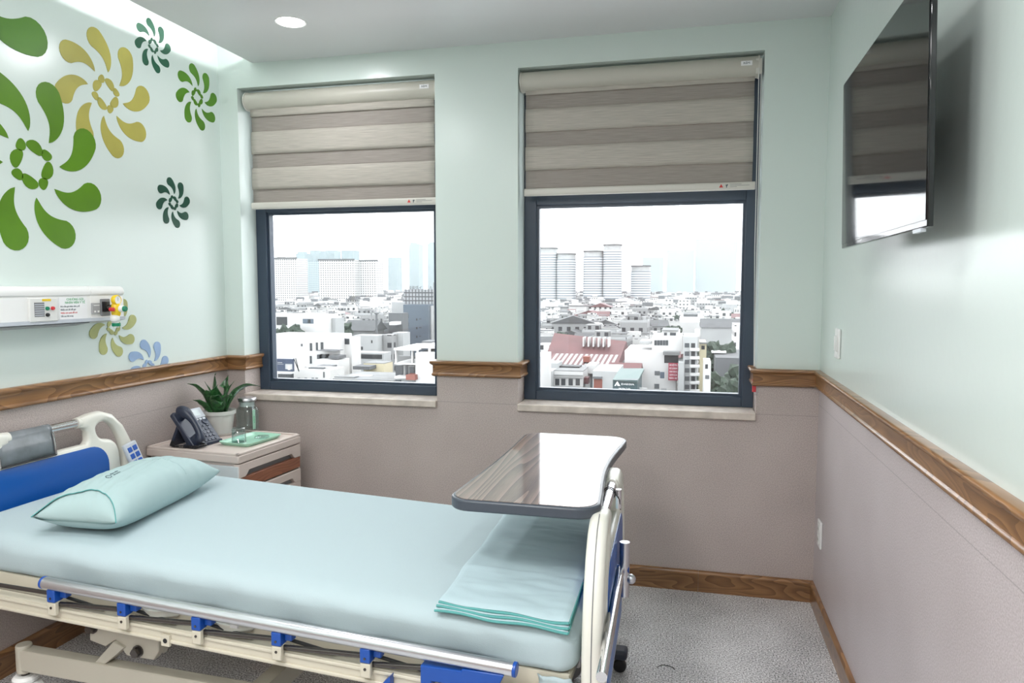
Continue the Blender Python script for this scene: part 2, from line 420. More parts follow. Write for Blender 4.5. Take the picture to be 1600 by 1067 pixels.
# travel so that the room lies on the left: left wall is walked towards -y, back wall towards -x, right wall towards +y
sweep('trim_1', [(LX, -.6675), (LX, YB)], RP, M['oak'])
sweep('trim_2', [(WIN[0][0], REV), (WIN[0][0], 0), (LX, 0), (LX, -.6665)], RP, M['oak'])
sweep('trim_3', [(WIN[1][0], REV), (WIN[1][0], 0), (WIN[0][1], 0), (WIN[0][1], REV)], RP, M['oak'])
sweep('trim_4', [(0, YB), (0, 0), (WIN[1][1], 0), (WIN[1][1], REV)], RP, M['oak'])
sweep('baseboard_back', [(0, 0), (-.5065, 0)], BP, M['oak'])
sweep('baseboard_back.001', [(-.5075, 0), (LX, 0)], BP, M['oak'])
sweep('baseboard_right', [(0, YB), (0, 0)], BP, M['oak'])
sweep('baseboard_left', [(LX, 0), (LX, YB)], BP, M['oak'])
# door in the wall behind the camera
b = MB(); b.box(-2.0, -1.0, YB, YB+.03, 0, 2.1, M['redwood']); dr = struct(b.build('door_1'))
b = MB(); b.box(-2.06, -2.0, YB, YB+.04, 0, 2.16, M['oak']); b.box(-1.0, -.94, YB, YB+.04, 0, 2.16, M['oak']); b.box(-2.0, -1.0, YB, YB+.04, 2.1, 2.16, M['oak']); b.build('door_frame', dr)

# windows
for i, (x0, x1) in enumerate(WIN):
    yf, yk = REV, .20
    b = MB(); fw = .062
    def fr(a0, a1, z0, z1, y0=yf, y1=yk): b.box(a0, a1, y0, y1, z0, z1, M['alu'])
    fr(x0, x0+fw, ZS, ZH); fr(x1-fw+.008, x1, ZS, ZH); fr(x0+fw, x1-fw+.008, ZS, ZS+.05); fr(x0+fw, x1-fw+.008, ZH-.05, ZH); fr(x0+fw, x1-fw+.008, 1.842, 1.905)
    w = struct(b.build(f'window_{i+1}', bevel=.003))
    b = MB()
    for (z0, z1) in ((ZS+.05, 1.842), (1.905, ZH-.05)):
        a0, a1 = x0+fw, x1-fw+.008; g = .012
        for (p, q, r, s2) in ((a0, a0+g, z0, z1), (a1-g, a1, z0, z1), (a0+g, a1-g, z0, z0+g), (a0+g, a1-g, z1-g, z1)): b.box(p, q, yf+.014, yk-.006, r, s2, M['alu'])
    b.build('sash', w)
    for (z0, z1) in ((ZS+.05, 1.842), (1.905, ZH-.05)):
        b = MB(); b.box(x0+fw+.002, x1-fw+.006, .172, .176, z0+.002, z1-.002, M['glass']); b.build('pane', w)
    b = MB(); b.box(x0+.001, x1-.001, -.022, REV+.02, ZS-.034, ZS, M['marble']); b.build('sill', w, bevel=.004)

# ------------------------------------------------------------------ roller blinds
def blind(x0, x1, zb, label, bands, top, chain):
    r = empty('roller_blind', ((x0+x1)/2, .05, ZH), label, 'blind')
    ox = Vector((-(x0+x1)/2, -.05, -ZH))
    def B(mb, name, par=r, **k):
        o = mb.build(name, par, **k)
        o.data.transform(Matrix.Translation(ox)); return o
    z1 = top; rr = .044; yc = .055
    pr = []
    for a in range(-60, 181, 15): pr.append((yc-.002-math.cos(math.radians(a-60+60))*0, 0))
    # cassette: rounded front, flat back
    prof = [(.012+.0, z1-.046)]
    prof = arc(yc, z1-.046, .046, 95, 265, 14) + [(yc+.03, z1-.088), (yc+.03, z1-.002)]
    b = MB(); b.prism(prof, x0, x1, M['cassette'], lambda a, c, h: (h, a, c)); B(b, 'cassette', smooth=50)
    prof2 = arc(yc, z1-.046, .049, 95, 265, 14) + [(yc+.033, z1-.090), (yc+.033, z1+.001)]
    for a, e in ((x0-.007, x0), (x1, x1+.007)):
        b = MB(); b.prism(prof2, a, e, M['rail_alu'], lambda p, c, h: (h, p, c)); B(b, 'end_cap', smooth=50)
    b = MB(); fx0, fx1 = x0+.016, x1-.012
    zt = z1-.080; n = len(bands)
    edges = [zt] + bands + [zb+.034]
    for k in range(len(edges)-1):
        m = M['band_light'] if k % 2 == 0 else M['band_dark']
        za, zc = edges[k], edges[k+1]
        if k % 2: za += .007; zc -= .007
        y = .046 if k % 2 == 0 else .0535
        P = []
        for q in range(7):
            t = q/6; z = za+(zc-za)*t
            yy = y - (.004*math.sin(PI*t) if k % 2 == 0 else 0)
            P.append([(fx0+(fx1-fx0)*h/24, yy + .0012*math.sin(h*1.7+k), z) for h in range(25)])
        b.grid(P, m)
    B(b, 'fabric', solid=.0012, smooth=60, recalc=False)
    b = MB(); prof = rrect(.036, .062, zb, zb+.036, .009, 4)
    b.prism(prof, fx0-.004, fx1+.012, M['rail_alu'], lambda p, c, h: (h, p, c)); br = B(b, 'bottom_rail', smooth=50)
    # printed marks on the bottom rail: a red triangle, a dark bird shaped mark and fine print
    b = MB(); xr = fx1-.145; zc = zb+.019; yy = .0358
    b.prism([(xr, zc-.007), (xr+.018, zc-.007), (xr+.009, zc+.009)], yy-.0004, yy+.0008, M['redprint'], lambda p, c, h: (p, h, c))
    b.prism([(xr+.026, zc+.008), (xr+.031, zc+.003), (xr+.035, zc+.008), (xr+.040, zc+.004), (xr+.035, zc-.001), (xr+.035, zc-.008), (xr+.031, zc-.008), (xr+.031, zc-.001)], yy-.0004, yy+.0008, M['ink'], lambda p, c, h: (p, h, c))
    for q in range(3): b.box(xr+.048, xr+.048+(.05, .085, .03)[q], yy-.0003, yy+.0008, zc+.006-.006*q, zc+.0078-.006*q, M['midgrey'])
    B(b, 'printed_mark', par=br, smooth=0)
    b = MB(); cxl = x1-.075; ly = yc-.046-.0008; lz = z1-.040
    b.box(cxl, cxl+.048, ly-.0003, ly+.0006+.002, lz-.010, lz+.010, M['paper']); lab = B(b, 'maker_label', smooth=0)
    o = text_mesh('label_text', 'RÈM', .013, M['ink'], lab, Matrix.Translation(Vector((cxl+.024, ly-.0006, lz))+ox) @ Matrix.Rotation(PI/2, 4, 'X') @ Matrix.Diagonal((1.2, 1, 1, 1)))
    if chain:
        b = MB()
        b.box(x1-.012, x1+.016, .012, .02, z1-.088, z1-.02, M['rail_alu']); B(b, 'bracket', bevel=.003)
        xa = x1+.002
        b = MB()
        b.tube([(xa, .010, z1-.05), (xa+.001, .008, 1.6), (xa+.010, .006, 1.075)], .0018, M['offwhite'], 6)
        b.tube([(xa+.010, .016, z1-.05), (xa+.010, .014, 1.6), (xa+.013, .010, 1.075)], .0018, M['offwhite'], 6)
        B(b, 'cord')
        b = MB(); zc = 1.0
        b.prism(rrect(xa-.003, xa+.029, zc-.055, zc+.058, .006, 4), -.012, .018, M['acry'], lambda p, c, h: (p, h, c))
        wt = B(b, 'cord_weight', smooth=50)
        b = MB(); b.box(xa+.005, xa+.021, -.004, .012, zc-.042, zc+.018, M['red']); B(b, 'red_insert', par=wt, bevel=.002)
    return r
M['acry'] = thin_glass('clear_acrylic', (.93, .93, .95))
blind(-2.872, -1.812, 1.850, 'zebra roller blind in the window beside the flowered wall', [2.335, 2.258, 2.140, 2.068, 1.954], 2.463, False)
blind(-1.374, -.292, 1.877, 'zebra roller blind with a pull cord in the window nearer the television', [2.358, 2.292, 2.182, 2.112, 2.000], 2.468, True)

# ------------------------------------------------------------------ ceiling lights
for i, (x, y) in enumerate(LAMPS[:1]):
    r = empty('downlight', (x, y, HC), 'round recessed white downlight lit in the ceiling above the cove corner', 'light')
    b = MB(); b.lathe([(.058, -.001), (.066, -.004), (.070, -.0015), (.070, 0)], M['white'], 40); b.build('trim_ring', r)
    b = MB(); b.lathe([(0, -.004), (.058, -.004), (.058, -.001), (0, -.001)], M['leddisc'], 40); b.build('diffuser', r)
for i, (x, y) in enumerate(LAMPS[1:]):
    r = empty('downlight', (x, y, HC), 'round recessed downlight in the ceiling outside the frame', 'light', 'ceiling downlights outside the frame')
    b = MB(); b.lathe([(.058, -.001), (.066, -.004), (.070, -.0015), (.070, 0)], M['white'], 40); b.build('trim_ring', r)
    b = MB(); b.lathe([(0, -.004), (.058, -.004), (.058, -.001), (0, -.001)], M['leddisc'], 40); b.build('diffuser', r)

for i, (x, y) in enumerate(FILL_PANELS):  # fittings built around the added, unseen fill lamps
    r = empty('fill_panel', (x, y, HC), 'square white fill panel added to the ceiling outside the frame', 'light', 'added fill panels outside the frame')
    b = MB()
    for q in ((-.31, .31, -.31, -.295), (-.31, .31, .295, .31), (-.31, -.295, -.295, .295), (.295, .31, -.295, .295)): b.box(*q, -.012, 0, M['white'])
    b.build('rim', r)
    b = MB(); b.box(-.295, .295, -.295, .295, -.010, 0, M['fillglow']); b.build('diffuser', r)

# ------------------------------------------------------------------ wall flowers
def petal(R, ang, n=14):
    """one teardrop of the pinwheel, in wall coordinates"""
    a0 = math.radians(ang-22); a1 = math.radians(ang-17); a2 = math.radians(ang)
    A = Vector((.36*R*math.cos(a0), .36*R*math.sin(a0))); C2 = Vector((.83*R*math.cos(a2), .83*R*math.sin(a2)))
    Bq = Vector((.66*R*math.cos(a1-.10), .66*R*math.sin(a1-.10)))
    L_, R_ = [], []
    for i in range(n+1):
        t = i/n; p = A*(1-t)**2 + Bq*2*t*(1-t) + C2*t*t
        d = ((Bq-A)*(1-t) + (C2-Bq)*t).normalized(); nn = Vector((-d.y, d.x))
        w = .165*R*(t**.72)*(1.0 if t < .8 else 1)
        L_.append(p+nn*w); R_.append(p-nn*w)
        last = d
    e = []; nn = Vector((-last.y, last.x)); w = .165*R
    for k in range(1, 10):
        a = PI*k/10; e.append(C2 - nn*w*math.cos(a) + last*w*math.sin(a))
    return [tuple(A)] + [tuple(p) for p in R_[1:]] + [tuple(p) for p in e] + [tuple(p) for p in reversed(L_[1:])]
def comma(c, R, ang, k):
    out = []
    for i in range(16):
        a = 2*PI*i/16; x = math.cos(a)*1.45; y = math.sin(a)*(.72+.22*math.cos(a)); y += .25*x*x-.25
        ca, sa = math.cos(ang), math.sin(ang); out.append((c[0]+(x*ca-y*sa)*R*k, c[1]+(x*sa+y*ca)*R*k))
    return out
FN = [0]
def flower(cy, cz, R, rot, m, label, zmin=None, hide=()):
    FN[0] += 1; b = MB(); x0 = LX+.0001; x1 = LX+.0006+.0004*FN[0]
    polys = [petal(R, rot+45*k) for k in range(8) if k not in hide]
    for k in range(4):
        a = math.radians(rot+44+90*k); a2 = a-math.radians(36); ca, sa = math.cos(a), math.sin(a)
        c1 = Vector((.200*R*ca, .200*R*sa)); c2 = Vector((.225*R*math.cos(a2), .225*R*math.sin(a2))); d = (c2-c1).normalized(); n_ = Vector((-d.y, d.x))
        polys.append([tuple(c1 + d*(.110*R*math.cos(2*PI*i/18)-.022*R) + n_*(.068*R*math.sin(2*PI*i/18) - .022*R*math.cos(2*PI*i/18)**2)) for i in range(18)])
        polys.append([tuple(c2 + d*(.070*R*math.cos(2*PI*i/16)+.004*R) + n_*(.058*R*math.sin(2*PI*i/16) + .016*R*math.cos(2*PI*i/16)**2)) for i in range(16)])
    for P in polys:
        Q = [(cy+a, cz+c) for a, c in P]
        if zmin is not None:
            if max(q[1] for q in Q) < zmin+.004: continue
            if min(q[1] for q in Q) < zmin: Q = clip(Q, zmin)
        b.prism(Q, x0, x1, m, lambda a, c, h: (h, a, c))
    tag(b.build('wall_flower', smooth=0), label, 'wall decal', None)
def clip(Q, z):
    out = []
    for i in range(len(Q)):
        a, c = Q[i], Q[(i+1) % len(Q)]
        if a[1] >= z: out.append(a)
        if (a[1] >= z) != (c[1] >= z):
            t = (z-a[1])/(c[1]-a[1]); out.append((a[0]+(c[0]-a[0])*t, z))
    return out
fg = lambda n, c: mat(n, c, .42, var=.12, vscale=5, spec=.3)
flower(-.480, 2.553, .121, 12, fg('dark_green_decal', (.012, .085, .045)), 'small dark green pinwheel flower highest on the wall, touching the cove glow')
flower(-.178, 2.393, .163, 12, fg('leaf_green_decal', (.075, .21, .012)), 'small bright green pinwheel flower beside the window corner')
flower(-.780, 2.259, .268, 12, fg('mustard_decal', (.40, .365, .085)), 'large mustard yellow pinwheel flower on the wall')
flower(-1.160, 1.902, .345, 27, fg('green_decal', (.095, .225, .010)), 'largest whole bright green pinwheel flower above the service panel')
flower(-1.445, 2.56, .43, 15, fg('grass_green_decal', (.075, .20, .018)), 'giant green pinwheel flower cut off by the upper picture corner')
flower(-.382, 1.843, .122, 12, fg('forest_decal', (.018, .075, .048)), 'small dark green pinwheel flower standing alone below the bright green ones')
flower(-.792, 1.265, .138, 12, fg('pale_olive_decal', (.40, .42, .17)), 'pale olive pinwheel flower half hidden behind the service panel')
flower(-.593, 1.060, .138, 12, fg('pale_blue_decal', (.28, .40, .60)), 'pale blue half pinwheel flower rising from the oak rail', zmin=1.068)

# ------------------------------------------------------------------ television
r = empty('television', (-.1065, -1.385, 1.560), 'black flat television mounted high on the wall opposite the bed', 'tv')
r.rotation_euler = (0, -.022, -.015)
Lt, Ht = .91, .515
b = MB(); b.box(-.0, .012, -Lt/2, Lt/2, 0, Ht, M['blackgloss']); scr = b.build('frame', r, bevel=.002)
b = MB(); b.box(-.0015, .0, -Lt/2+.006, Lt/2-.006, .014, Ht-.006, M['blackgloss']); b.build('screen', r)
b = MB(); b.box(.012, .045, -Lt/2+.12, Lt/2-.12, .03, .33, M['black']); b.build('rear_housing', r, bevel=.01)
b = MB(); b.box(.045, .094, -.12, .12, .14, .30, M['black']); b.build('wall_mount', r)
b = MB(); b.box(-.002, .008, -.42, -.36, -.008, 0, M['silver']); b.build('sensor_bar', r)
del scr

# ------------------------------------------------------------------ switch and outlet on the right wall
def plate(name, y, z, label, cat, kind):
    r = empty(name, (0, y, z), label, cat)
    b = MB(); b.box(-.010, -.0005, -.037, .037, -.058, .058, M['white']); b.build('plate', r, bevel=.003)
    if kind == 'switch':
        for s in (-1, 1):
            b = MB(); b.box(-.014, -.009, s*.016-.013, s*.016+.013, -.03, .03, M['offwhite']); b.build('rocker', r, bevel=.002)
    else:
        for s in (-1, 1):
            b = MB(); b.box(-.0125, -.009, -.016, .016, s*.024-.015, s*.024+.015, M['offwhite'])
            for d in (-.006, .006): b.box(-.0128, -.0124, d-.0015, d+.0015, s*.024-.006, s*.024+.006, M['black'])
            b.build('socket', r, bevel=.001)
plate('light_switch', -.405, 1.217, 'white light switch plate above the oak rail near the window corner', 'switch', 'switch')
plate('power_outlet', -.160, .372, 'white power outlet low on the taupe wall near the floor corner', 'outlet', 'outlet')

# ------------------------------------------------------------------ bedhead service panel
px = -2.925
r = empty('service_panel', (LX, -1.5, 1.36), 'long white medical service panel on the wall above the bed head', 'medical panel')
ox = Matrix.Translation((-LX, 1.5, -1.36))
def PB(mb, name, par=r, **k):
    o = mb.build(name, par, **k); o.data.transform(ox); return o
prof = [(LX+.001, 1.286), (px+.006, 1.300), (px+.006, 1.306), (px, 1.310), (px, 1.398), (px-.003, 1.402), (px+.004, 1.406)] + arc(px-.018, 1.416, .024, 0, 90, 6) + [(LX+.001, 1.441)]
yend = -.825; yc2 = -1.005
b = MB(); b.prism([(a, c) for a, c in prof], -2.25, yc2-.001, M['white'], lambda a, c, h: (a, h, c)); PB(b, 'body', smooth=35)
b = MB(); b.prism([(a, c) for a, c in prof], yc2, yend, M['white'], lambda a, c, h: (a, h, c)); PB(b, 'end_section', smooth=35, bevel=.004)
b = MB(); b.prism([(px-.02, 1.2935), (px+.008, 1.2985), (px+.008, 1.312), (px-.001, 1.312)], -2.25, yend-.003, M['silver'], lambda a, c, h: (a, h, c)); PB(b, 'trim_strip', smooth=0)
b = MB(); b.prism([(LX+.012, 1.280), (px-.004, 1.2925), (px-.010, 1.297), (LX+.012, 1.288)], -2.25, yc2+.0, M['grey'], lambda a, c, h: (a, h, c)); PB(b, 'lamp_lens', smooth=0)
# intercom
b = MB(); b.box(px-.001, px+.012, -1.293, -1.172, 1.308, 1.396, M['offwhite']); ic = PB(b, 'intercom', bevel=.003)
b = MB(); b.box(px+.011, px+.0128, -1.275, -1.232, 1.327, 1.380, M['midgrey'])
for k in range(6): b.box(px+.0126, px+.0138, -1.274, -1.233, 1.331+k*.008, 1.334+k*.008, M['silver'])
PB(b, 'speaker_grille', ic, smooth=0)
b = MB(); b.box(px+.011, px+.0128, -1.240, -1.202, 1.384, 1.393, M['yellow']); PB(b, 'yellow_label', ic)
for (yy, zz, m) in ((-1.221, 1.357, 'green'), (-1.197, 1.357, 'red'), (-1.221, 1.333, 'black')):
    b = MB(); b.lathe([(.0, .0195), (.006, .0195), (.007, .017), (.007, .011)], M[m], 16, (px, yy, zz), 'x'); PB(b, 'button', ic)
# grey socket
b = MB(); b.box(px-.001, px+.008, -1.002, -.962, 1.328, 1.372, M['grey']); sk = PB(b, 'socket', bevel=.002)
b = MB(); b.box(px+.0075, px+.009, -.994, -.985, 1.334, 1.341, M['white']); b.box(px+.0075, px+.009, -.977, -.968, 1.334, 1.341, M['white']); b.box(px+.0075, px+.009, -.996, -.966, 1.361, 1.364, M['white']); PB(b, 'slot', sk, smooth=0)
b = MB(); b.box(px-.001, px+.006, -.955, -.905, 1.318, 1.388, M['midgrey']); PB(b, 'gas_socket', bevel=.004)
# notice
b = MB(); b.box(px+.0005, px+.0016, -1.155, -1.022, 1.309, 1.398, M['paper']); nt = tag(b.build('call_bell_notice'), 'white paper notice with green heading on the service panel', 'notice')
RX = Matrix(((0, 0, 1, 0), (1, 0, 0, 0), (0, 1, 0, 0), (0, 0, 0, 1)))
text_mesh('heading', 'CHUÔNG GỌI', .0125, M['greenprint'], nt, Matrix.Translation((px+.0020, -1.080, 1.3885)) @ RX)
text_mesh('heading', 'NHÂN VIÊN Y TẾ', .0125, M['greenprint'], nt, Matrix.Translation((px+.0020, -1.080, 1.3760)) @ RX)
for k, s in enumerate(('Khi cần gọi nhân viên y tế', 'Nhấn nút đỏ để gọi', 'Nhấn nút xanh để nói', 'Tắt sau khi xong')):
    text_mesh('small_print', s, .0085, M['redprint'] if k == 2 else M['ink'], nt, Matrix.Translation((px+.0020, -1.150, 1.3615-.0125*k)) @ RX, align='LEFT')
# oxygen flow meter
r = empty('oxygen_regulator', (px+.006, -.935, 1.352), 'yellow medical gas regulator with gauge plugged into the service panel end', 'regulator')
b = MB(); b.tube([(0, 0, 0), (.045, .004, 0)], .014, M['darksteel'], 16); b.box(0, .02, -.018, .012, -.02, .03, M['black']); b.build('plug', r)
b = MB(); b.lathe([(0, 0), (.024, .0), (.026, .008), (.026, .018), (.022, .024), (.020, .021)], M['yellow'], 28, (.050, .012, .038), 'x'); g = b.build('gauge', r)
b = MB(); b.lathe([(.0, .0212), (.021, .0212), (.021, .019), (0, .019)], M['paper'], 28, (.050, .012, .038), 'x'); b.box(.0712, .0722, .0115, .0125, .034, .052, M['ink'], None); b.build('dial', g)
b = MB(); b.lathe([(.0, -.045), (.012, -.045), (.021, -.03), (.024, -.008), (.024, .012), (.018, .026), (0, .03)], M['yellow'], 24, (.055, .014, -.006)); b.build('valve_body', r)
b = MB(); b.lathe([(.012, 0), (.017, .004), (.017, .02), (.014, .026), (0, .027)], M['white'], 20, (.074, .02, -.006), 'x'); b.lathe([(.0, .012), (.014, .012), (.014, .036), (.011, .04), (0, .04)], M['green'], 20, (.074, .02, -.006), 'x'); b.build('green_knob', r)
b = MB(); b.lathe([(0, 0), (.010, 0), (.010, .022), (0, .024)], M['red'], 16, (.055, -.024, -.008), 'x'); b.build('red_knob', r)
b = MB(); b.ball((.055, .006, -.055), .023, M['white'], 3); b.cyl((.055, .010, -.06), (.055, .010, -.10), .014, M['white']); b.build('flow_tube', r)
b = MB(); b.cyl((.055, .012, -.078), (.055, .012, -.094), .021, M['green']); b.build('green_nut', r)

r.scale = (.78, .82, .82)
# ------------------------------------------------------------------ bed
A0 = math.radians(-2.0); BO = (-2.93, -1.225, 0); TILT = .037
bed = empty('hospital_bed', BO, 'cream hospital bed with blue head panel along the window room', 'bed', rz=A0)
bed['label'] = 'cream hospital bed with blue end panels and folded aluminium side rail'
def zt(u): return -TILT*u
def half_outline(z0):
    return [(0, .38), (.40, .38), (.44, .42), (.447, .52), (.445, .62), (.432, .70), (.408, .775), (.368, .848), (.315, .902), (.255, .925), (.20, .922), (.153, .912), (.153, .874), (.176, .866), (.187, .848), (.187, .815), (.176, .802), (0, .802)]
def outline(dz, scale=1.0):
    h = half_outline(0); h = [(a, c+dz) for a, c in h]
    left = [(-a, c) for a, c in reversed(h) if a > 0]
    full = h + left
    # round the corners of the loops a little
    return full
hole_h = smooth_poly([(.225, .868), (.262, .884), (.305, .868), (.345, .815), (.368, .74), (.372, .66), (.362, .62), (.350, .66), (.346, .725), (.332, .772), (.300, .800), (.262, .806), (.238, .820), (.226, .845)], 2)
def endboard(name, dz, thick, X, yawloc, lean):
    c, s = math.cos(yawloc), math.sin(yawloc)
    def xf(a, z, h):
        u = h + lean*(z-.6)
        return (X + u*c - a*s, u*s + a*c, z)
    lo = outline(dz); holes = [[(a, z+dz) for a, z in hole_h], [(-a, z+dz) for a, z in reversed(hole_h)]]
    brd = curve_shape(name, [lo] + holes, thick/2, min(.019, thick*.36), M['cream'], bed, xf, 4)
    pan = arc(.19, .70+dz, .088, 0, 90, 8) + arc(-.19, .70+dz, .088, 90, 180, 8) + [(-.278, .42+dz), (.278, .42+dz)]
    curve_shape('blue_panel', [pan], thick/2+.0025, .002, M['blue'], brd, xf, 1)
    b = MB(); b.tube([xf(a, .893+dz, 0) for a in (-.165, 0, .165)], .0165, M['chrome'], 20); b.build('chrome_bar', brd)
    for sgn in (-1, 1):
        b = MB(); b.tube([xf(sgn*a, .893+dz, 0) for a in (.145, .160, .175)], [.021, .0225, .0225], M['cream'], 20); b.build('collar', brd)
    return brd, xf
hb, hxf = endboard('headboard', 0, .050, -.025, 0, 0)
fb, fxf = endboard('footboard', -.092, .052, 2.131, math.radians(3.3), 0)
# seam around the footboard edge
lo = [(a*1.0005, z-.092) for a, z in half_outline(0)][1:10]
for s in (-1, 1):
    b = MB(); b.tube([fxf(s*(a+.0006), z, 0) for a, z in lo], .0014, M['midgrey'], 6); b.build('edge_seam', fb)
# bar and clamps on the outside of the footboard
b = MB(); b.tube([fxf(a, .572, .040) for a in (-.60, -.2, .06)], .013, M['chrome'], 16); pb = b.build('push_bar', fb)
for a in (.04,):
    b = MB()
    p = fxf(a, .572, .040)
    b.tube([(p[0]+.01, p[1], p[2]-.085), (p[0]+.01, p[1], p[2]+.085)], [.016, .016], M['steel'], 10); b.tube([(p[0]-.045, p[1], p[2]), (p[0]+.025, p[1], p[2])], .012, M['blueclip'], 10)
    b.ball((p[0]+.03, p[1], p[2]-.03), .016, M['steel'], 2); b.build('clamp', pb)
# small chrome hook tied to the footboard bar by a black cable tie
b = MB(); p = fxf(.06, .80, 0); b.tube([(p[0]+.026, p[1]+.02, p[2]-.05), (p[0]+.026, p[1]+.02, p[2]+.01)], .009, M['chrome'], 12); hk = b.build('hook', fb)
b = MB(); b.tube([(p[0]+.019*math.cos(t*PI/8), p[1], p[2]+.001+.019*math.sin(t*PI/8)) for t in range(16)], .002, M['black'], 6, closed=True)
b.tube([(p[0]+.019, p[1], p[2]), (p[0]+.03, p[1]+.01, p[2]-.02), (p[0]+.032, p[1]+.02, p[2]-.055)], .0018, M['black'], 6); b.build('cable_tie', hk)

# deck, beams
def sl(u): return -TILT*u
def slbox(mb, u0, u1, v0, v1, z0, z1, m):
    vs = [(u0,v0,z0+sl(u0)),(u1,v0,z0+sl(u1)),(u1,v1,z0+sl(u1)),(u0,v1,z0+sl(u0)),(u0,v0,z1+sl(u0)),(u1,v0,z1+sl(u1)),(u1,v1,z1+sl(u1)),(u0,v1,z1+sl(u0))]
    mb.add(vs, [(0,3,2,1),(4,5,6,7),(0,1,5,4),(1,2,6,5),(2,3,7,6),(3,0,4,7)], m)
b = MB()
for (u0, u1) in ((.03, .78), (.80, 1.18), (1.20, 2.10)): slbox(b, u0, u1, -.43, .43, .515, .545, M['beige_metal'])
b.build('deck', bed, bevel=.006)
b = MB()
for (u0, u1) in ((.03, 2.10),): slbox(b, u0, u1, -.435, -.425, .495, .55, M['beige_metal']); slbox(b, u0, u1, .425, .435, .495, .55, M['beige_metal'])
b.build('deck_edge', bed)
for sgn in (-1, 1):
    b = MB()
    v = sgn*.475
    # channel section with two ribs
    for (a0, a1, z0, z1) in ((-.012, .022, .458, .506), (-.017, .022, .492, .502), (-.017, .022, .462, .472)):
        slbox(b, .0, 2.12, v+min(a0*-sgn*-1, a1*-sgn*-1) if sgn > 0 else v+a0, v+max(a0, a1) if sgn < 0 else v+max(-a0, -a1)+.0, z0, z1, M['beige_metal'])
    b.build('side_beam', bed, bevel=.003)
for u in (.06, .70, 1.4, 2.06):
    b = MB(); slbox(b, u-.02, u+.02, -.46, .46, .455, .495, M['beige_dark']); b.build('cross_beam', bed)
for u in (.885, 1.135): 
    b = MB(); b.lathe([(.0, -.004), (.055, -.002), (.072, .012), (.075, .032), (.06, .036)], M['cream'], 24, (u, -.405, .508+sl(u))); b.build('deck_support', bed)
# bracket plate and hole in the near beam
b = MB(); u = .945; slbox(b, u-.014, u+.014, -.4955, -.488, .454, .486, M['beige_metal']); bp = b.build('pin_plate', bed)
b = MB(); b.cyl((u, -.4965, .470+sl(u)), (u, -.494, .470+sl(u)), .007, M['black'], 16); b.build('pin_hole', bp)
# near side rail, folded down
rail = MB(); rz = .579
def rp(u): return (u, -.500, rz+sl(u))
rail.tube([rp(.525), rp(1.2), rp(1.975)], .0175, M['steel'], 20)
rail = rail.build('side_rail', bed)
for u0, u1 in ((.517, .526), (1.974, 1.984)):
    b = MB(); b.tube([rp(u0), rp(u1)], .0185, M['blueclip'], 20); b.build('end_cap', rail, bevel=.002)
clips = [.558, .812, 1.064, 1.318, 1.580]
for k, u in enumerate(clips):
    z = sl(u)
    b = MB(); b.box(u-.0145, u+.0145, -.514, -.482, .528+z, .566+z, M['blueclip']); b.box(u+.015, u+.038, -.497, -.474, .538+z, .566+z, M['blueclip']); cl = b.build('clip', rail, bevel=.003)
    b = MB(); b.cyl((u, -.5155, .541+z), (u, -.513, .541+z), .0035, M['darksteel'], 10); b.build('rivet', cl)
    b = MB(); b.box(u-.0145, u+.0145, -.513, -.498, .488+z, .527+z, M['beige_metal']); br = b.build('bracket', rail, bevel=.003)
    b = MB(); b.cyl((u, -.5145, .512+z), (u, -.512, .512+z), .004, M['darksteel'], 10); b.build('rivet', br)
    un = clips[k+1] if k < 4 else 1.76
    b = MB(); b.tube([(u+.012, -.492, .517+z), (un-.012, -.492, .537+sl(un))], .0075, M['darksteel'], 12)
    b.tube([(u+.02, -.474, .530+z), (u+.15, -.468, .512+sl(u+.15))], .005, M['black'], 8)
    b.build('folding_arm', rail)
b = MB(); b.tube([(.20, -.492, .537+sl(.2)), (.546, -.492, .545+sl(.546))], .0065, M['darksteel'], 12); b.build('folding_arm', rail)
b = MB(); u = 1.82; z = sl(u)
b.prism([(1.735, .500+z), (1.735, .556+z), (1.845, .556+z), (1.845, .562+z), (1.955, .562+z), (1.935, .520+z), (1.86, .500+z), (1.855, .480+z), (1.80, .480+z), (1.80, .518+z), (1.765, .518+z), (1.765, .500+z)], -.516, -.478, M['blueclip'], lambda a, c, h: (a, h, c)); lt = b.build('latch', rail, bevel=.003)
b = MB(); b.box(1.868, 1.92, -.520, -.500, .486+z, .506+z, M['red']); b.build('release_lever', lt, bevel=.003)
b = MB(); b.prism([(1.628, .490+z), (1.650, .512+z), (1.650, .470+z), (1.640, .47+z)], -.512, -.49, M['blueclip'], lambda a, c, h: (a, h, c)); b.build('stop', rail)
b = MB(); b.box(1.148, 1.172, -.478, -.470, .535+sl(1.16), .547+sl(1.16), M['paper']); b.build('tag', bed)
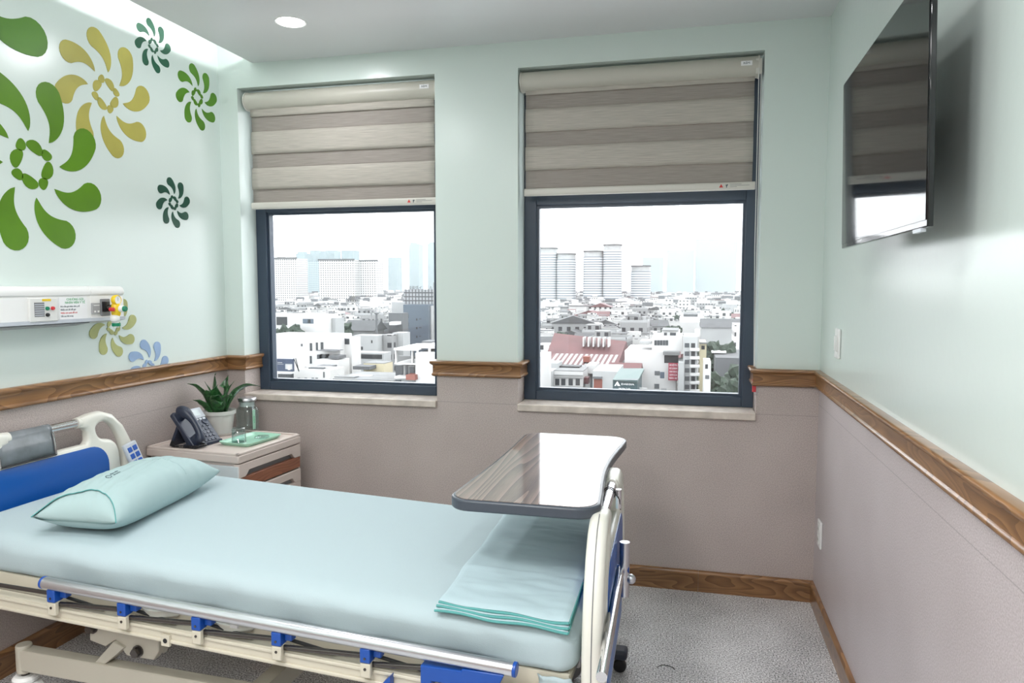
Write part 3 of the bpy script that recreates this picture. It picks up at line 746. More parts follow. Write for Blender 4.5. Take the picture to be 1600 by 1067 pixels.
# base
for s in (-1, 1):
    b = MB(); b.box(.285, 1.98, s*.38-.022, s*.38+.022, .198, .268, M['beige_dark']); b.cyl((.285, s*.38, .186), (.285, s*.38, .279), .024, M['beige_dark'], 20); b.build('base_beam', bed, bevel=.004)
for u in (1.15, 1.9):
    b = MB(); b.box(u-.025, u+.025, -.36, .36, .20, .262, M['beige_dark']); b.build('base_cross_beam', bed)
for u in (.285, 1.93):
    for s in (-1, 1):
        v = s*.38
        c = empty('caster', (u, v, 0)); c.parent = bed
        b = MB(); b.cyl((0, 0, .138), (0, 0, .20), .012, M['darksteel']); b.lathe([(.0, .176), (.030, .176), (.038, .168), (.038, .158), (.0, .156)], M['white'], 24); b.build('stem', c)
        b = MB(); b.prism([(-.05, .06), (-.05, .115), (-.03, .15), (.04, .155), (.058, .13), (.058, .06)], -.030, .030, M['white'], lambda a, q, h: (a, h, q)); b.build('fork_cover', c, bevel=.008)
        b = MB(); b.lathe([(.02, -.022), (.058, -.022), (.062, -.014), (.062, .014), (.058, .022), (.02, .022)], M['midgrey'], 28, (0, 0, .0625), 'y'); b.build('wheel', c)
        b = MB(); b.box(.058, .085, -.02, .02, .075, .092, M['blueclip']); b.build('brake_pedal', c, bevel=.003)
# lift linkage under the head end
b = MB()
b.prism([(.56, .40), (.56, .33), (.62, .318), (.66, .345), (.70, .30), (.80, .30), (.82, .33), (.82, .40)], -.385, -.355, M['beige_dark'], lambda a, c, h: (a, h, c))
b.prism([(.66, .345), (.58, .262), (.62, .262), (.70, .33)], -.395, -.345, M['beige_dark'], lambda a, c, h: (a, h, c))
b.box(.55, .60, -.385, -.1, .40, .455, M['beige_dark']); b.box(.78, .82, -.385, -.1, .38, .455, M['beige_dark'])
lk = b.build('lift_bracket', bed, bevel=.003)
for (u, z) in ((.575, .375), (.745, .322)):
    b = MB(); b.cyl((u, -.405, z), (u, -.37, z), .014, M['darksteel'], 6); b.cyl((u, -.390, z), (u, -.384, z), .019, M['darksteel'], 16); b.build('bolt', lk)
for u in (.7, 1.5):
    for v in (-.24, .24):
        b = MB(); b.tube([(u, v, .25), (u+.10, v, .46+sl(u))], .018, M['beige_dark'], 12); b.build('lift_arm', bed)

# ------------------------------------------------------------------ mattress with fitted sheet
def bedm(): return Matrix.Translation(BO) @ Matrix.Rotation(A0, 4, 'Z')
def mattress():
    b = MB(); U0, U1, V = .030, 2.118, .438; zb, ztop, R = .548, .668, .052
    nu, nv = 150, 70
    # closed cross sections swept along u with rounded ends
    secs = []
    import itertools
    n_u = 120
    us = []
    for i in range(n_u+1): us.append(i/n_u)
    ring_n = 96
    def ring(t_in, vi, z0, z1, u):
        """rounded rectangle: inset vi, between z0 and z1"""
        pts = []
        v = V-vi
        r = min(R, (z1-z0)/2*.98, v)
        segs = []
        rb = r*.5
        top = [( -v + r + (2*v-2*r)*k/36, z1) for k in range(37)]
        right = [(v-r+r*math.sin(a), z1-r+r*math.cos(a)) for a in [PI/2*k/9 for k in range(1, 10)]]
        right2 = [(v-rb+rb*math.cos(a), z0+rb-rb*math.sin(a)) for a in [PI/2*k/6 for k in range(0, 7)]]
        bot = [(v-rb-(2*v-2*rb)*k/10, z0) for k in range(1, 11)]
        left2 = [(-v+rb-rb*math.sin(a), z0+rb-rb*math.cos(a)) for a in [PI/2*k/6 for k in range(1, 7)]]
        left = [(-v+r-r*math.cos(a), z1-r+r*math.sin(a)) for a in [PI/2*k/9 for k in range(0, 9)]]
        return top+right+right2+bot+left2+left
    P = []
    def crease(v, c, w, h, u, k):
        d = (v-c-.004*math.sin(u*2.1+k))/w
        return h*math.exp(-d*d)*(.6+.4*math.sin(u*3.3+k*1.7))
    for i in range(-8, n_u+9):
        if i < 0: a = PI/2*(i+8)/8; e = R*(1-math.sin(a)); u = U0+R*(1-math.cos(PI/2*(i+8)/8))*0 + R - R*math.cos(PI/2 - (PI/2-a))
        elif i > n_u: a = PI/2*(n_u+8-i)/8; e = R*(1-math.sin(a)); u = U1 - (R - R*math.cos(a))
        else: e = 0; u = U0+R+(U1-U0-2*R)*i/n_u
        if i < 0: u = U0 + (R - R*math.cos(a))
        ring_pts = ring(0, e*.9, zb+e*.5, ztop-e, u)
        row = []
        for (v, z) in ring_pts:
            zz = z; vv = v; uu = u
            if z > .60 and e < R*.5:
                topw = max(0, min(1, (z-.62)/.04))
                zz += topw*(crease(v, -.355, .0045, .0030, u, 1) + crease(v, .10, .004, .0022, u, 2) + crease(v, .375, .005, .003, u, 3) - .003*(v/.44)**2)
                zz += topw*.0022*noise.noise(Vector((u*2.2, v*6, 1.3)))
                f = max(0, (u-1.45)/.6)
                zz += topw*.0025*f*noise.noise(Vector((u*4+v*3, v*22, 5)))
            side = 1 if abs(v) > V-.03 else 0
            if side:
                vv += (1 if v > 0 else -1)*(.006*noise.noise(Vector((u*2.4, z*7, 2.2 if v > 0 else 7.1))) + .004*noise.noise(Vector((u*7+z*16, z*11, 3))) + .005*math.sin(PI*max(0, min(1, (z-zb)/.12))))
                if u > 1.75: vv += (1 if v > 0 else -1)*.006*(u-1.75)/.35*noise.noise(Vector((u*9, z*34+u*12, 9)))
                if u < .45: vv += (1 if v > 0 else -1)*.007*(.45-u)/.4*noise.noise(Vector((u*8, z*30-u*14, 4)))
            row.append((uu, vv, zz + sl(uu)))
        P.append(row + [row[0]])
    b.grid(P, M['sheet'])
    b.add(P[0][:-1], [tuple(range(len(P[0])-1))], M['sheet']); b.add(P[-1][:-1], [tuple(range(len(P[0])-1))], M['sheet'])
    o = b.build('mattress', None, smooth=80)
    bm = bmesh.new(); bm.from_mesh(o.data); bmesh.ops.remove_doubles(bm, verts=bm.verts, dist=1e-5); bmesh.ops.recalc_face_normals(bm, faces=bm.faces); bm.to_mesh(o.data); bm.free()
    o.location = BO; o.rotation_euler = (0, 0, A0)
    tag(o, 'mattress in a pale aqua fitted sheet lying on the hospital bed', 'mattress')
    # loose corner of the sheet hanging at the foot
    b = MB()
    Q = []
    for i in range(7):
        row = []
        for j in range(9):
            s, t = i/6, j/8
            row.append((2.02+.085*s + .006*math.sin(t*7), -.437 - .010*math.sin(PI*s) - .006*math.sin(s*9+t*4) + .0*t, .545 + sl(2.06) - .085*t*(1-.35*abs(s-.45)) - .02*s*t))
        Q.append(row)
    b.grid(Q, M['sheet']); b.build('loose_corner', o, solid=.002, smooth=80)
    return o
mattress()

# ------------------------------------------------------------------ pillow
def pillow():
    r = empty('pillow', (0, 0, 0), 'plump pillow in a pale aqua case against the blue head panel', 'pillow')
    r.location = bedm() @ Vector((.462, -.070, .659+sl(.3))); r.rotation_euler = (0, math.radians(1.5), A0+math.radians(9))
    HU_, HV, HZ = .142, .316, .080
    def surf(a, c, off=0, wr=1):
        """a in -1..1 across, c angle around"""
        return None
    def P(s, t, top, k=1.0, wr=1.0):
        # s,t in -1..1
        px_ = s*HU_*(1-.10*(1-abs(s))*0 - .07*(1-t*t)*0); 
        inx = 1 - .06*(1-abs(t))*(abs(s)**3); iny = 1 - .075*(1-abs(s)**2)*(abs(t)**3)
        x = s*HU_*inx*(1 - .05*(1-t*t)*abs(s)**4); y = t*HV*iny
        h = max(0, (1-abs(s)**2.8))**.56 * max(0, (1-abs(t)**3.6))**.52
        w = noise.noise(Vector((s*2.2, t*2.6, 4)))*.006*h
        edge = (abs(s)**3)
        w += wr*.0040*edge*math.sin(t*34+3*noise.noise(Vector((t*4, s, 2))))*h**.3
        w += wr*.0035*noise.noise(Vector((s*9+t*3, t*5, 8)))*h
        z = (HZ*1.12*h + w) if top else (-HZ*.86*h)
        return Vector((x*k, y*k, z*k + HZ*.80))
    n, m_ = 56, 64
    def shell(t0, lip, mt, name, k=1.0, par=r):
        b = MB()
        for top in (True, False):
            rows = []
            for i in range(n+1):
                s = -1+2*i/n; row = []
                for j in range(m_+1):
                    lo = t0(s, top); t = lo+(1-lo)*j/m_
                    row.append(P(s, t, top, k))
                rows.append(row)
            b.grid(rows if top else rows[::-1], mt)
        o = b.build(name, par, smooth=80)
        bm = bmesh.new(); bm.from_mesh(o.data); bmesh.ops.remove_doubles(bm, verts=bm.verts, dist=2e-4); bmesh.ops.recalc_face_normals(bm, faces=bm.faces); bm.to_mesh(o.data); bm.free()
        return o
    core = shell(lambda s, top: -1, 0, M['pillow'], 'pillow_core', .985)
    def open_end(s, top):
        if top: return -.985 + .20*max(0, 1-abs(s)**2.2) + .05*max(0, 1-abs(s))*(1/(1+math.exp(-(s+.1)*40)))
        return -.985
    case = shell(open_end, 0, M['pillow'], 'pillowcase', 1.012)
    # darker hem along the open end
    b = MB(); pts = [P(-1+2*i/40, open_end(-1+2*i/40, True), True, 1.016) for i in range(41)]
    b.tube(pts, .0016, M['teal'], 6); b.build('hem', case)
    # cross crease and printed mark
    b = MB(); pts = [P(s, .33+.03*math.sin(s*3), True, 1.014) for s in [-.9+1.8*i/24 for i in range(25)]]; b.tube(pts, .0013, M['pillow'], 6); b.build('fold_line', case)
    b = MB(); c = P(.02, -.50, True, 1.0145); rr = .009
    c = P(-.06, -.42, True, 1.020)
    e1 = (P(-.02, -.42, True, 1.02)-c).normalized(); e2 = (P(-.06, -.38, True, 1.02)-c).normalized()
    for q in range(10):
        a0, a1 = 2*PI*q/10, 2*PI*(q+.62)/10
        b.tube([c+e1*rr*math.cos(a)+e2*rr*math.sin(a) for a in (a0, (a0+a1)/2, a1)], .0012, M['ink'], 5)
    b.build('printed_mark', case)
    for dq, txt in ((-.0055, 'BỆNH VIỆN'), (.0055, 'ĐA KHOA')):
        c2 = P(-.06, -.42, True, 1.022) + e2*.036 + e1*dq
        q = MB()
        nrm = (-e2).cross(e1) if False else e1.cross(e2)
        if nrm.z < 0: nrm = -nrm
        Mx = Matrix.Identity(4)
        for k in range(3): Mx[k][0] = e2[k]; Mx[k][1] = -e1[k]; Mx[k][2] = nrm[k]; Mx[k][3] = c2[k]
        text_mesh('printed_text', txt, .0075, M['ink'], case, Mx)
pillow()

# ------------------------------------------------------------------ folded top sheet on the foot of the bed
def folded():
    r = empty('folded_sheet', BO, 'pale aqua sheet folded flat across the foot of the bed', 'folded sheet', rz=A0)
    for L in range(3):
        z0 = .6695+.0085*L; off = .006*(2-L)
        b = MB(); rows_t, rows_b = [], []
        nu, nv = 36, 84
        for i in range(nu+1):
            rt_, rb_ = [], []
            for j in range(nv+1):
                s, t = i/nu, j/nv
                v = -.428-off+.0*s + (.842+off)*t
                ul = 1.752 + (1.712-1.752)*t - off*.6 + .006*noise.noise(Vector((t*5, L*3.1, 2))); ur = 2.098 + (2.062-2.098)*t
                u = ul+(ur-ul)*s
                w = .0042*noise.noise(Vector((s*2.2+1.5*t, t*17, 3+L*.2))) + .0028*noise.noise(Vector((s*5, t*34, 9)))
                for (tc, sg) in ((.27, 1), (.50, 1), (.74, 1)):
                    w += .0040*math.exp(-((t-tc-.012*math.sin(s*3))/.010)**2)
                w *= min(1, s*8+.25)*min(1, (1-s)*8+.3)*(.3+.35*L)
                droop = 0
                e = min(s, 1-s, t*2.2, (1-t)*2.2)
                th = .0068*min(1, (e*26))**.5 if e < .04 else .0068
                sagm = -.003*(v/.44)**2
                wav = .003*math.sin(s*11+L)*max(0, 1-t*9)
                rt_.append((u, v, z0+th+w+sagm+wav+sl(u)+.001)); rb_.append((u, v, z0+.0012+w*.6+sagm+wav+sl(u)))
            rows_t.append(rt_); rows_b.append(rb_)
        b.grid(rows_t, M['throw']); b.grid([x for x in rows_b[::-1]], M['throw'])
        # edges
        def strip(A, B, m):
            b.grid([A, B], m)
        strip([q[0] for q in rows_t], [q[0] for q in rows_b], M['teal']); strip([q[-1] for q in rows_t], [q[-1] for q in rows_b], M['teal'])
        strip(rows_t[0], rows_b[0], M['throw']); strip(rows_t[-1], rows_b[-1], M['teal'])
        o = b.build('folded_layer', r, smooth=70)
        h = MB(); h.tube([Vector(q[0])+Vector((0, -.0008, -.0035)) for q in rows_t], .0034, M['teal'], 8)
        h.tube([Vector(q)+Vector((.0008, 0, -.003)) for q in rows_t[-1][:26]], .0026, M['teal'], 8)
        h.build('hem', o)
folded()

# ------------------------------------------------------------------ things hanging on the headboard
r = empty('chart_holder', BO, 'smoky clear chart holder hanging from the chrome bar of the headboard', 'holder', rz=A0)
b = MB()
def cp(v, z): return (-.004 + (.893-z)*.10, v, z)
P = []
for i in range(13):
    v = -.205+.226*i/12
    row = []
    for a in range(180, -1, -15): row.append((-.025 + .0185*math.cos(math.radians(a)), v, .893+.0185*math.sin(math.radians(a))))
    row += [(-.006, v, .88), (.0, v, .86), (.008, v, .80)]
    P.append(row)
b.grid(P, M['frost']); pl = b.build('plate', r, solid=.0025, smooth=60)
b = MB()
for v in (-.205, .021): b.tube([(-.0045, v, .884), (.002, v, .86), (.010, v, .797)], .0035, M['chrome'], 8)
b.tube([(.010, -.205, .797), (.010, .021, .797)], .0035, M['black'], 8); b.build('wire_edge', r)
r = empty('bed_remote', bedm() @ Vector((.035, .372, .722)), 'small grey bed remote with blue buttons hanging on the headboard loop', 'remote', rz=A0)
r.rotation_euler = (math.radians(14), math.radians(-14), A0+math.radians(-8))
b = MB(); b.box(-.010, .010, -.032, .032, -.065, .052, M['silver']); b.build('body', r, bevel=.006)
for k in range(3):
    for s in (-1, 1):
        b = MB(); b.box(.0095, .0125, s*.013-.010, s*.013+.010, -.048+.030*k, -.026+.030*k, M['blueclip']); b.build('button', r, bevel=.002)
b = MB(); b.box(-.024, -.010, -.012, .012, .0, .03, M['silver']); b.build('hook', r)

# ------------------------------------------------------------------ overbed table
TZ = .85
r = empty('overbed_table', (-1.01, -.70, 0), 'overbed table with glossy grey brown wood top bridging the foot of the bed', 'table')
ox2 = Vector((1.01, .70, 0))
def topline(ins=0):
    x0, x1, y0, y1 = -1.222+ins, -.796-ins, -1.575+ins, -.615-ins; R = .065-ins*.6
    pts = arc(x1-R, y1-R, R, 0, 90, 8) + arc(x0+R+.02, y1-R, R, 90, 180, 8)
    for k in range(1, 12):
        t = k/12; pts.append((x0+.02*(1-t)*1 + .010*math.sin(PI*t), y1-R-(y1-y0-2*R)*t))
    pts += arc(x0+R, y0+R, R, 180, 270, 8) + arc(x1-R-.0, y0+R, R, 270, 360, 8)
    for k in range(1, 12):
        t = k/12; pts.append((x1 - .026*math.sin(PI*t)**1.3, y0+R+(y1-y0-2*R)*t))
    return pts
def OT(mb, name, par=r, **k):
    o = mb.build(name, par, **k); o.data.transform(Matrix.Translation(ox2)); return o
b = MB(); b.prism(topline(), TZ-.032, TZ, M['tableedge']); eb = OT(b, 'edge_band', bevel=.006, seg=3)
b = MB(); b.prism(topline(.010), TZ-.02, TZ+.0012, M['tablewood']); OT(b, 'table_top')
b = MB(); b.prism(rrect(-1.048, -.972, -.735, -.695, .006, 3), .06, TZ-.032, M['lightgrey']); OT(b, 'column', smooth=40)
b = MB(); b.box(-1.12, -.90, -1.05, -.68, TZ-.05, TZ-.032, M['lightgrey']); OT(b, 'top_bracket', bevel=.004)
b = MB(); b.box(-1.235, -.835, -.745, -.685, .050, .085, M['navy']); OT(b, 'base_bar', bevel=.01)
for x in (-1.215, -.855):
    b = MB(); b.box(x-.028, x+.028, -1.40, -.55, .052, .088, M['navy']); OT(b, 'base_leg', bevel=.012)
    pass
b = MB()
b.box(-.90, -.772, -.84, -.775, .052, .088, M['navy']); OT(b, 'base_foot', bevel=.012)
for (x, y) in ((-.800, -.81), (-1.215, -1.37), (-1.215, -.58), (-.855, -1.37), (-.855, -.58)):
    b = MB(); b.lathe([(.0, -.012), (.022, -.012), (.025, -.008), (.025, .008), (.022, .012), (0, .012)], M['black'], 20, (x, y-.006, .025), 'y'); b.box(x-.012, x+.012, y-.016, y+.010, .03, .055, M['black']); OT(b, 'caster')

# ------------------------------------------------------------------ bedside cabinet
CT = .70
cr = math.radians(-4.5)
r = empty('bedside_cabinet', (-2.735, -.415, 0), 'pink beige bedside cabinet with red brown drawer fronts in the window corner', 'cabinet', rz=cr)
cw, cdp = .258, .236     # half sizes: depth along x, width along y
b = MB(); b.box(-cw, cw, -cdp, cdp, CT-.048, CT-.008, M['pinkbeige']); tp = b.build('top', r, bevel=.008, seg=3)
b = MB()
for (x0, x1, y0, y1) in ((-cw, cw, cdp-.016, cdp), (-cw, cw, -cdp, -cdp+.016), (-cw, -cw+.016, -cdp, cdp), (cw-.018, cw, -cdp, cdp)): b.box(x0+.001, x1-.001, y0+.001, y1-.001, CT-.012, CT, M['pinkbeige'])
b.build('rim', tp, bevel=.003)
b = MB(); b.box(-cw+.012, cw-.03, -cdp+.016, cdp-.012, .07, CT-.048, M['pinkbeige']); b.build('carcass', r)
b = MB(); b.box(-cw+.02, cw-.004, -cdp-.000, -cdp+.015, .10, CT-.060, M['lightgrey']); b.build('side_board', r, bevel=.003)
b = MB(); b.box(-cw+.004, cw-.012, cdp-.013, cdp, .06, CT-.05, M['pinkbeige']); b.build('side_panel', r)
b = MB()
for (x, y) in ((-cw+.05, -cdp+.05), (-cw+.05, cdp-.05), (cw-.06, -cdp+.05), (cw-.06, cdp-.05)):
    b.lathe([(0, -.012), (.022, -.012), (.025, 0), (.022, .012), (0, .012)], M['midgrey'], 18, (x, y, .025), 'y'); b.cyl((x, y, .03), (x, y, .075), .01, M['darksteel'])
b.build('caster_set', r)
def drawer(z0, z1, nm, door=False):
    xf_ = cw-.03
    # pull frame with a scooped recess along its lower edge
    zp = z1-.066
    prof = [(-cdp+.004, z1-.003), (cdp-.004, z1-.003), (cdp-.004, zp), (cdp-.05, zp), (cdp-.075, zp+.026), (-cdp+.075, zp+.026), (-cdp+.05, zp), (-cdp+.004, zp)]
    b = MB(); b.prism(prof, xf_, cw-.002, M['pinkbeige'], lambda a, c, h: (h, a, c)); d = b.build(nm, r, bevel=.003)
    b = MB(); b.box(xf_-.002, xf_+.006, -cdp+.045, cdp-.045, zp-.002, zp+.03, M['midgrey']); b.build('handle_recess', d)
    if not door:
        b = MB(); b.box(xf_, cw-.004, -cdp+.006, cdp-.006, z0+.002, zp, M['redwood']); b.build('front_panel', d, bevel=.002)
    else:
        b = MB(); b.box(xf_, cw-.004, -cdp+.004, cdp-.004, z0, zp, M['pinkbeige']); b.build('door_leaf', d, bevel=.003)
        b = MB(); b.box(cw-.006, cw-.002, -cdp+.05, cdp-.05, z0+.05, zp-.05, M['redwood']); b.build('inset', d, bevel=.002)
drawer(.530, .652, 'drawer'); drawer(.10, .528, 'cabinet_door', True)

# telephone on the cabinet
r = empty('desk_phone', (-2.83, -.505, CT-.008), 'dark navy desk telephone with small grey display on the bedside cabinet', 'telephone', rz=math.radians(-6))
tl = math.radians(50)
def ph(a, c, h):   # a = along width (+y), c = up the sloping face, h = out of the face
    return (.065 - c*math.cos(tl) + h*math.sin(tl), a, .012 + c*math.sin(tl) + h*math.cos(tl))
Wp = .088
b = MB()
b.prism(rrect(-Wp, Wp, 0, .195, .010, 4), -.022, 0, M['phone'], ph); b.build('face_plate', r, bevel=.004)
b = MB(); b.box(.0, .072, -Wp, Wp, 0, .016, M['phone'])
b.prism([(.055, .014), (-.050, .130), (-.062, .120), (.01, .014)], -Wp+.01, -Wp+.022, M['phone'], lambda a, c, h: (a, h, c)); b.prism([(.055, .014), (-.050, .130), (-.062, .120), (.01, .014)], Wp-.022, Wp-.01, M['phone'], lambda a, c, h: (a, h, c))
b.prism([(-.095, .0), (-.045, .105), (-.030, .100), (-.078, .0)], -Wp+.012, Wp-.012, M['phone'], lambda a, c, h: (a, h, c)); b.build('stand', r, bevel=.003)
b = MB(); b.prism(rrect(-.022, Wp-.004, .138, .193, .004, 3), -.002, .002, M['silver'], ph); dp = b.build('display_bezel', r)
b = MB(); b.prism(rrect(-.010, .062, .150, .182, .002, 2), .001, .003, M['lcd'], ph); b.build('display', dp)
for (a, c) in ((.0, .130), (.022, .130), (.044, .130), (.066, .130)):
    b = MB(); b.prism(rrect(a-.008, a+.008, c-.005, c+.005, .002, 2), 0, .003, M['silver'], ph); b.build('soft_key', r)
for i in range(4):
    for j in range(5):
        b = MB(); a = -.004+.022*i; c = .014+.0195*j
        b.prism(rrect(a-.0075, a+.0075, c-.0055, c+.0055, .002, 2), 0, .003, M['keys'], ph); b.build('key', r)
b = MB(); cc = ph(.062, .112, .0); b.lathe([(0, 0)] + [(.016, 0), (.016, .003), (.012, .004), (0, .004)], M['keys'], 20, (0, 0, 0)); kn = b.build('navigation_key', r)
kn.data.transform(Matrix.Translation(cc) @ Matrix.Rotation(PI/2-tl, 4, 'Y'))
b = MB(); pts = [ph(-.058, c, h) for c, h in ((.012, .020), (.030, .036), (.06, .046), (.10, .050), (.14, .046), (.172, .034), (.188, .016))]
b.tube(spline(pts, 5), [.021, .0225, .023, .022, .020, .0185, .0175, .017, .0165, .016, .016, .016, .016, .016, .0163, .0165, .017, .0175, .0185, .020, .022, .0235, .025, .0255, .026, .0258, .0255, .025, .024, .023, .022][:31], M['phone'], 18)
b.lathe([(0, 0), (.024, 0), (.027, .012), (.024, .026), (0, .028)], M['phone'], 22, (0, 0, 0)); hs = b.build('handset', r, smooth=60)
for c, hh in ((.028, .0), (.168, .0)):
    b = MB(); p0 = ph(-.058, c, .0); p1 = ph(-.058, c, .030); b.tube([p0, p1], [.026, .024], M['phone'], 20); b.build('cradle', r)

b = MB(); path = spline([(.066, -.045, .014), (.095, -.05, .010), (.085, -.085, .009), (.04, -.105, .009), (-.02, -.108, .009), (-.06, -.095, .010), (-.075, -.07, .02)], 40)
hel = []
for i, p in enumerate(path):
    a = i*1.15; hel.append(p + Vector((.0055*math.cos(a)*.6, .0055*math.cos(a), .0055*math.sin(a)+.003)))
b.tube(hel, .0018, M['black'], 5); b.build('coiled_cord', r)

# potted plant
PX, PY = -2.868, -.275
r = empty('potted_plant', (PX, PY, CT-.008), 'dark green broad leaved plant in a grey white pot on the cabinet', 'plant')
b = MB(); b.lathe([(0, .0), (.062, 0), (.072, .012), (.074, .014), (.068, .012), (0, .006)], M['pot'], 32); b.build('saucer', r)
b = MB(); b.lathe([(0, .008), (.052, .008), (.056, .012), (.070, .105), (.078, .106), (.079, .124), (.073, .124), (.068, .110), (0, .108)], M['pot'], 36); b.build('pot', r, smooth=50)
def leaf(base, tip, bend, width, tw=0):
    b = MB(); A = Vector(base); T = Vector(tip); mid = (A+T)/2 + Vector(bend); rows = []
    n = 14
    for i in range(n+1):
        t = i/n; p = A*(1-t)**2 + mid*2*t*(1-t) + T*t*t; d = ((mid-A)*(1-t)+(T-mid)*t).normalized()
        sd = d.cross(Vector((0, 0, 1)) if abs(d.z) < .97 else Vector((1, 0, 0))).normalized(); sd = Matrix.Rotation(tw, 3, d) @ sd; nn = sd.cross(d)
        w = 1.5*width*(.38+.62*math.sin(PI*min(1, t*.95+.08))**.8)*(1-t**3.5)
        rows.append([p + sd*w*q + nn*(.28*w*q*q + .0015*math.sin(t*20)*abs(q)) for q in (-1, -.66, -.33, 0, .33, .66, 1)])
    b.grid(rows, M['leaf']); return b.build('leaf', r, solid=.0012, smooth=80, recalc=False)
z0 = .108
LV = [((-.02, -.02, z0), (-.125, -.075, .262), (.0, -.0, .075), .024, .5), ((-.02, .0, z0), (-.03, .02, .31), (-.03, 0, .03), .020, 1.0), ((0, -.01, z0), (-.06, -.03, .27), (-.005, 0, .03), .024, .3),
      ((.02, .02, z0), (.17, .10, .235), (-.03, 0, .10), .026, -.4), ((.01, .01, z0), (.035, .03, .30), (-.005, 0, .03), .026, .6), ((.02, 0, z0), (.075, .02, .27), (-.01, 0, .04), .024, .1),
      ((.0, -.02, z0), (.03, -.05, .26), (-.015, -.02, .04), .026, .2), ((.01, -.03, z0), (.075, -.09, .165), (.0, -.02, .075), .024, -.3), ((-.03, -.03, z0), (-.085, -.09, .185), (.0, 0, .03), .016, .6),
      ((.02, -.02, z0), (.10, -.03, .20), (-.01, -.01, .08), .024, .0), ((-.02, .02, z0), (-.07, .05, .25), (0, .02, .05), .022, .8), ((.02, .03, z0), (.085, .085, .22), (0, 0, .06), .022, -.2),
      ((0, .02, z0), (0, .06, .28), (0, 0, .04), .022, .4), ((-.01, -.03, z0), (-.02, -.075, .235), (-.01, -.01, .05), .022, .3), ((.015, -.035, z0), (.055, -.11, .21), (0, -.01, .07), .020, .1)]
for q in LV: leaf(*q)
b = MB(); b.lathe([(0, .1095), (.067, .1095), (.067, .108), (0, .108)], M['midgrey'], 24); b.build('soil', r)

# glass jug
def glassmat():
    m, N, L, p = new_mat('clear_glassware'); N.remove(p); out = N['Material Output']
    t = N.new('ShaderNodeBsdfTransparent'); t.inputs[0].default_value = (.90, .94, .94, 1)
    g = N.new('ShaderNodeBsdfGlossy'); g.inputs['Roughness'].default_value = .03
    lw = N.new('ShaderNodeLayerWeight'); lw.inputs[0].default_value = .5
    fa = mth(N, L, 'MULTIPLY_ADD', mth(N, L, 'POWER', lw.outputs['Facing'], 2.6), .75, .05)
    mx = N.new('ShaderNodeMixShader'); L.new(fa, mx.inputs[0]); L.new(t.outputs[0], mx.inputs[1]); L.new(g.outputs[0], mx.inputs[2]); L.new(mx.outputs[0], out.inputs[0])
    return m
M['glassware'] = glassmat()
r = empty('glass_jug', (-2.785, -.165, CT-.008), 'clear glass water jug with lid standing behind the green tray', 'jug')
def sq(rr, z, k=.35, n=36):
    out = []
    for j in range(n):
        a = 2*PI*j/n; q = 1/(abs(math.cos(a))**3.2+abs(math.sin(a))**3.2)**(1/3.2)
        f = rr*(q*k+(1-k)); out.append((f*math.cos(a), f*math.sin(a), z))
    return out
def sqloft(prof, m, name, par):
    b = MB(); rows = [sq(rr, z, k) for rr, z, k in prof]; rows = [q+[q[0]] for q in rows]; b.grid(rows, m); o = b.build(name, par, smooth=60, recalc=False)
    return o
sqloft([(.001, .006, 1), (.046, .006, 1), (.050, .012, 1), (.051, .10, 1), (.048, .118, .8), (.040, .132, .3), (.040, .150, 0), (.044, .156, 0), (.041, .156, 0), (.037, .148, 0), (.037, .132, .3), (.045, .116, .8), (.048, .10, 1), (.047, .016, 1), (.001, .014, 1)], M['glassware'], 'body', r)
b = MB(); b.lathe([(0, .158), (.042, .156), (.047, .160), (.047, .170), (.044, .174), (0, .176)], M['steel'], 32); b.lathe([(.036, .130), (.037, .156), (.0, .156)], M['offwhite'], 24); b.build('lid', r)
b = MB(); b.tube(spline([(.040, -.012, .128), (.066, -.018, .118), (.070, -.018, .08), (.066, -.016, .03), (.050, -.012, .016)], 6), .0065, M['glassware'], 10); b.build('handle', r)
b = MB(); b.box(.0500, .0512, -.030, -.006, .015, .115, M['mint']); lb = b.build('green_print', r); 
RXj = Matrix(((0, 0, 1, 0), (1, 0, 0, 0), (0, 1, 0, 0), (0, 0, 0, 1)))
text_mesh('print_text', 'H2O', .018, M['greenprint'], lb, Matrix.Translation((.0518, -.018, .065)) @ RXj @ Matrix.Rotation(PI/2, 4, 'Z'))

# tray and glass
r0 = empty('serving_tray', (-2.622, -.385, CT-.008), 'small mint green tray with rounded corners on the cabinet top', 'tray', rz=math.radians(-6))
def loft(loops, m, name, par, **k):
    b = MB(); rows = [[(a, c, z) for a, c in lp] + [(lp[0][0], lp[0][1], z)] for lp, z in loops]; b.grid(rows, m)
    lp, z = loops[-1]; b.add([(a, c, z) for a, c in lp], [tuple(range(len(lp)))], m)
    lp, z = loops[0]; b.add([(a, c, z) for a, c in lp], [tuple(range(len(lp)))[::-1]], m)
    return b.build(name, par, **k)
R4 = lambda i: rrect(-.090+i, .090-i, -.128+i, .128-i, .024-i*.4, 6)
loft([(R4(.014), .0), (R4(.001), .014), (R4(0), .017), (R4(.004), .017), (R4(.017), .0045)], M['mint'], 'tray', r0, smooth=50)
r = empty('drinking_glass', (-2.655, -.432, CT-.003), 'short clear drinking glass upside down on the green tray', 'glass')
b = MB(); b.lathe([(.034, 0), (.033, .001), (.0315, .062), (.028, .068), (0, .069)], M['glassware'], 32); b.lathe([(.0315, 0), (.029, .052), (.0, .054)], M['glassware'], 32); b.lathe([(.034, 0), (.0315, 0)], M['glassware'], 32); b.build('tumbler', r, smooth=60, recalc=False)
r = empty('glass_coaster', (-2.600, -.325, CT-.003), 'flat clear glass coaster lying on the far end of the green tray', 'coaster')
b = MB(); b.lathe([(.034, 0), (.036, .003), (.034, .009), (.02, .011), (0, .011)], M['glassware'], 32); b.build('disc', r, smooth=60)

